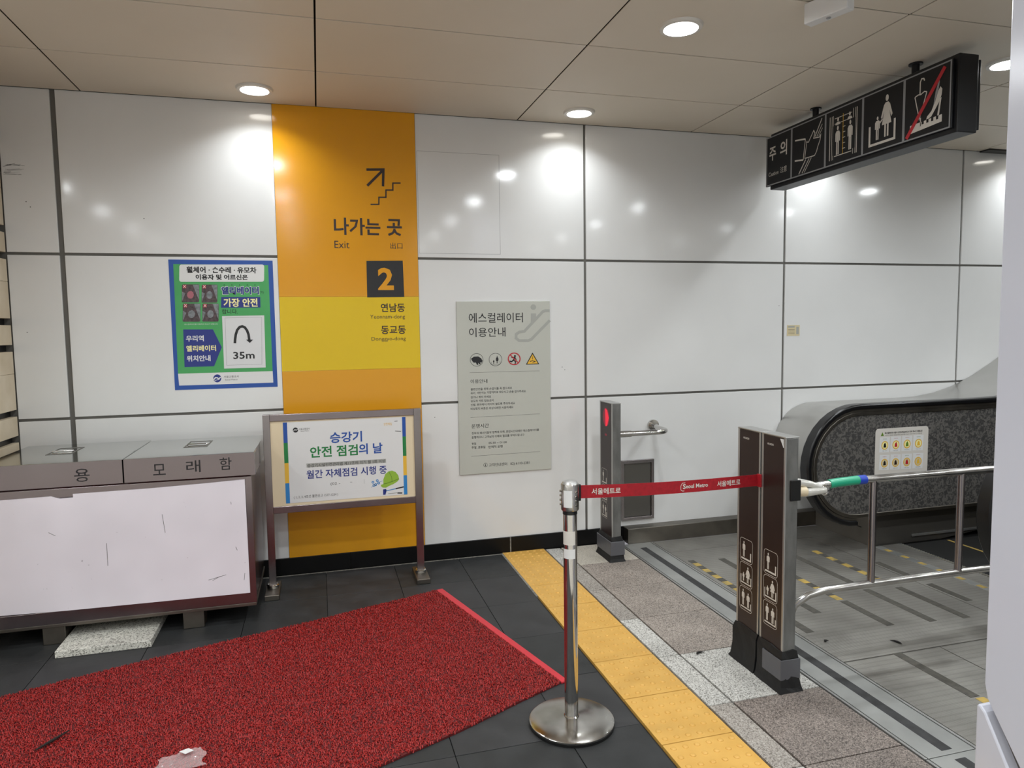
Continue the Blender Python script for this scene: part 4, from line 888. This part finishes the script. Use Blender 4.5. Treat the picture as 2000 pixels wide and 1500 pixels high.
# sticker on the balustrade
sk = thing('escalator_sticker', 'white rounded safety sticker with eight yellow pictograms, on the balustrade', 'sticker', (3.95, 3.985, 0.55))
y = 3.9845
def rrp(x0, z0, x1, z1, r):
    p_ = []
    for cx, cy, a in ((x1-r, z1-r, 0), (x0+r, z1-r, 90), (x0+r, z0+r, 180), (x1-r, z0+r, 270)):
        for k in range(5): t_ = math.radians(a+k*22.5); p_.append((cx+r*math.cos(t_), cy+r*math.sin(t_)))
    return p_
MB().prism(rrp(3.705, 0.525, 4.16, 0.87, 0.025), XZ, y-0.0012, y).build('sheet', 'print_w', sk)
A = Art((3.705, y-0.0013, 0.525), (1, 0, 0), (0, 0, 1), (0, -1, 0), sk, quad=[(285, 235), (1520, 200), (1555, 1255), (325, 1345)], size=(0.455, 0.345))
for i in range(4):
    for j in range(2):
        A.nx(); x_, y_ = 400+262*i+18*j, 425+400*j-10*i; A.rect(x_, y_, x_+235, y_+340, 'white', 0.0003, 'card')
        A.text('안전수칙'[:3] if (i+j) % 2 else '주의사항'[:3], x_+75, y_+30, x_+165, y_+52, 'red' if (i+j) % 3 else 'dgreen', 0, 0.0006); A.disc(x_+125, y_+185, 82, 'pyel', 0.0006, 'badge', ry_=98)
        A.disc(x_+125, y_+185, 64, 'pale_y' if j == 0 else 'beige', 0.0009, 'badge', ry_=78)
        sh = [(x_+95, y_+235), (x_+100, y_+160), (x_+130, y_+120), (x_+150, y_+170), (x_+160, y_+230)]; 
        A.poly(sh, ['ink', 'red', 'lime_d', 'pyel', 'ink', 'brown_ink', 'red', 'pyel'][i+4*j], 0.0012, 'badge'); A.text('이용 안내', x_+70, y_+300, x_+180, y_+318, 'ink2', 0, 0.0006)
A.poly([(450, 310), (490, 395), (415, 400)], 'lime_d', 0.0006, 'warning_mark'); A.text('에스컬레이터 이용자 안전수칙을 반드시 지켜 주시기 바랍니다', 510, 298, 1385, 342, 'ink', 0.02, 0.0006); A.text('안전하고 편리한 이용을 위하여 손잡이를 꼭 잡고 이용하여 주시기 바랍니다', 515, 362, 1380, 384, 'ink2', 0, 0.0006)
A.text('서울특별시', 735, 1235, 935, 1255, 'ink2', 0, 0.0006); A.disc(1025, 1245, 22, 'ink2', 0.0006, 'badge'); A.text('서울교통공사', 1080, 1228, 1190, 1252, 'ink2', 0, 0.0006)
A.flush()

# ------------------------------------------------------------------ red mat
edge_top = [(0.64, 4.165), (0.26, 4.035), (-0.116, 3.905), (-0.376, 3.83), (-0.838, 3.685), (-1.236, 3.548), (-1.415, 3.48), (-2.3, 3.19)]
edge_bot = [(-1.9, 1.82), (-0.9, 2.12), (0.158, 2.50), (0.491, 2.639), (0.796, 2.79), (1.0, 2.885)]
mt = thing('red_mat', 'large red looped vinyl mat with a smooth bright red end strip, on dark slate', 'mat', (-0.5, 3.2, 0))
outl = edge_top + edge_bot
MB().prism(outl, lambda a, c, d: (a, c, d), 0.0, 0.008).build('backing', 'carpet_d', mt)
e0, e1 = Vector((0.64, 4.165, 0)), Vector((1.0, 2.885, 0)); du = (e1-e0).normalized(); dn = Vector((-du.y, du.x, 0))
q_ = [e0, e1+du*0.006, e1+du*0.006+dn*0.034, e0+dn*0.042]
MB().prism([(v.x, v.y) for v in q_], lambda a, c, d: (a, c, d), 0.0, 0.0105).build('edge_strip', 'carpet_e', mt, bevel=0.003)
# loops of vinyl, one object
def inside(P_, poly):
    x, y_ = P_[:, 0], P_[:, 1]; r_ = np.zeros(len(x), bool); k = len(poly)
    for i in range(k):
        x0, y0_ = poly[i]; x1, y1_ = poly[(i+1) % k]
        if y0_ == y1_: continue
        c = ((y0_ > y_) != (y1_ > y_)) & (x < (x1-x0)*(y_-y0_)/(y1_-y0_)+x0); r_ ^= c
    return r_
NL = 185000
P_ = np.stack([rng.uniform(-2.3, 1.03, NL), rng.uniform(1.8, 4.18, NL)], 1)
grow = [(x, y_) for x, y_ in outl]; P_ = P_[inside(P_, grow)]; NL = len(P_)
a = rng.uniform(0, 2*PI, NL); Ln = rng.uniform(0.008, 0.015, NL); wd = rng.uniform(0.0014, 0.0022, NL); curl = rng.uniform(-1.6, 1.6, NL); zh = rng.uniform(0.006, 0.012, NL)
ts = np.array([-0.5, -0.17, 0.17, 0.5]); V = np.zeros((NL, 8, 3), np.float32)
for i, t_ in enumerate(ts):
    aa = a + curl*t_; cx = P_[:, 0] + Ln*t_*np.cos(a + curl*t_*0.5); cy = P_[:, 1] + Ln*t_*np.sin(a + curl*t_*0.5)
    zc = 0.004 + zh*(1-(2*t_)**2)
    V[:, 2*i, 0] = cx - np.sin(aa)*wd; V[:, 2*i, 1] = cy + np.cos(aa)*wd; V[:, 2*i, 2] = zc
    V[:, 2*i+1, 0] = cx + np.sin(aa)*wd; V[:, 2*i+1, 1] = cy - np.cos(aa)*wd; V[:, 2*i+1, 2] = zc
F = np.array([[0, 1, 3, 2], [2, 3, 5, 4], [4, 5, 7, 6]]); F = (F[None] + (np.arange(NL)*8)[:, None, None]).reshape(-1)
V[:, :, 0] += 0.5; V[:, :, 1] -= 3.2
me = bpy.data.meshes.new('vinyl_loops'); me.vertices.add(NL*8); me.vertices.foreach_set('co', V.reshape(-1)); nf = NL*3
me.loops.add(nf*4); me.loops.foreach_set('vertex_index', F.astype(np.int32)); me.polygons.add(nf); me.polygons.foreach_set('loop_start', np.arange(0, nf*4, 4, dtype=np.int32)); me.polygons.foreach_set('loop_total', np.full(nf, 4, np.int32))
me.update(); me.materials.append(M['carpet']); o = bpy.data.objects.new('vinyl_loops', me); COL.objects.link(o); o.parent = mt; o['kind'] = 'stuff'

# ------------------------------------------------------------------ litter
pw = thing('plastic_wrapper', 'crumpled clear plastic wrapper lying on the red mat', 'litter', (-0.55, 2.72, 0.017))
mb = MB(); N_ = 14; pw_out = []
gridv = {}
for i in range(N_+1):
    for j in range(N_+1):
        u_, v_ = i/N_-0.5, j/N_-0.5; x = -0.553+u_*0.17*(1-0.3*v_)+0.01*math.sin(9*v_); y_ = 2.715+v_*0.13+0.02*math.sin(5*u_)
        gridv[i, j] = mb.bm.verts.new((x, y_, 0.017+0.012*abs(noise.noise(Vector((x*40, y_*40, 0))))+0.008*abs(noise.noise(Vector((x*90, y_*90, 3))))))
for i in range(N_):
    for j in range(N_):
        if (i, j) in ((0, 0), (N_-1, 0), (0, N_-1), (1, 0)): continue
        mb.bm.faces.new((gridv[i, j], gridv[i+1, j], gridv[i+1, j+1], gridv[i, j+1]))
mb.build('film', 'plastic', pw)
MB().prism([(-0.56, 2.765), (-0.535, 2.742), (-0.508, 2.758), (-0.53, 2.778)], lambda a, c, d: (a, c, d), 0.032, 0.0335).build('paper_label', 'white', pw)
tg = MB().tube([(-1.10, 2.96, 0.019), (-1.06, 3.01, 0.021), (-1.02, 3.075, 0.019)], [0.003, 0.006, 0.002], 8).build('twig', 'dirt', None, True); tag(tg, 'short dark twig lying on the red mat near the left', 'litter')
def leaf(nm, lab, x, y_, a_, L_):
    pts_ = [(x+L_*t_*math.cos(a_)-0.012*math.sin(PI*(t_+0.5))*math.sin(a_)*1.2, y_+L_*t_*math.sin(a_)+0.012*math.sin(PI*(t_+0.5))*math.cos(a_)*1.2, 0.006+0.003*abs(t_)) for t_ in (-0.5, -0.25, 0, 0.25, 0.5)]
    tag(MB().tube(pts_, [0.001, 0.0045, 0.005, 0.004, 0.001], 8).build(nm, 'dirt', None, True), lab, 'litter')
leaf('dried_leaf', 'curled dark dried leaf on the pale granite tile beside the paired posts', 1.744, 2.95, 0.2, 0.05)
leaf('dried_leaf', 'curled black dried leaf on the metal landing plate, beyond the paired posts', 2.735, 2.771, -1.2, 0.06)
leaf('dried_leaf', 'tiny dark crumb of litter on the landing plate just inside the metal edge strip', 2.42, 2.88, 0.4, 0.022)
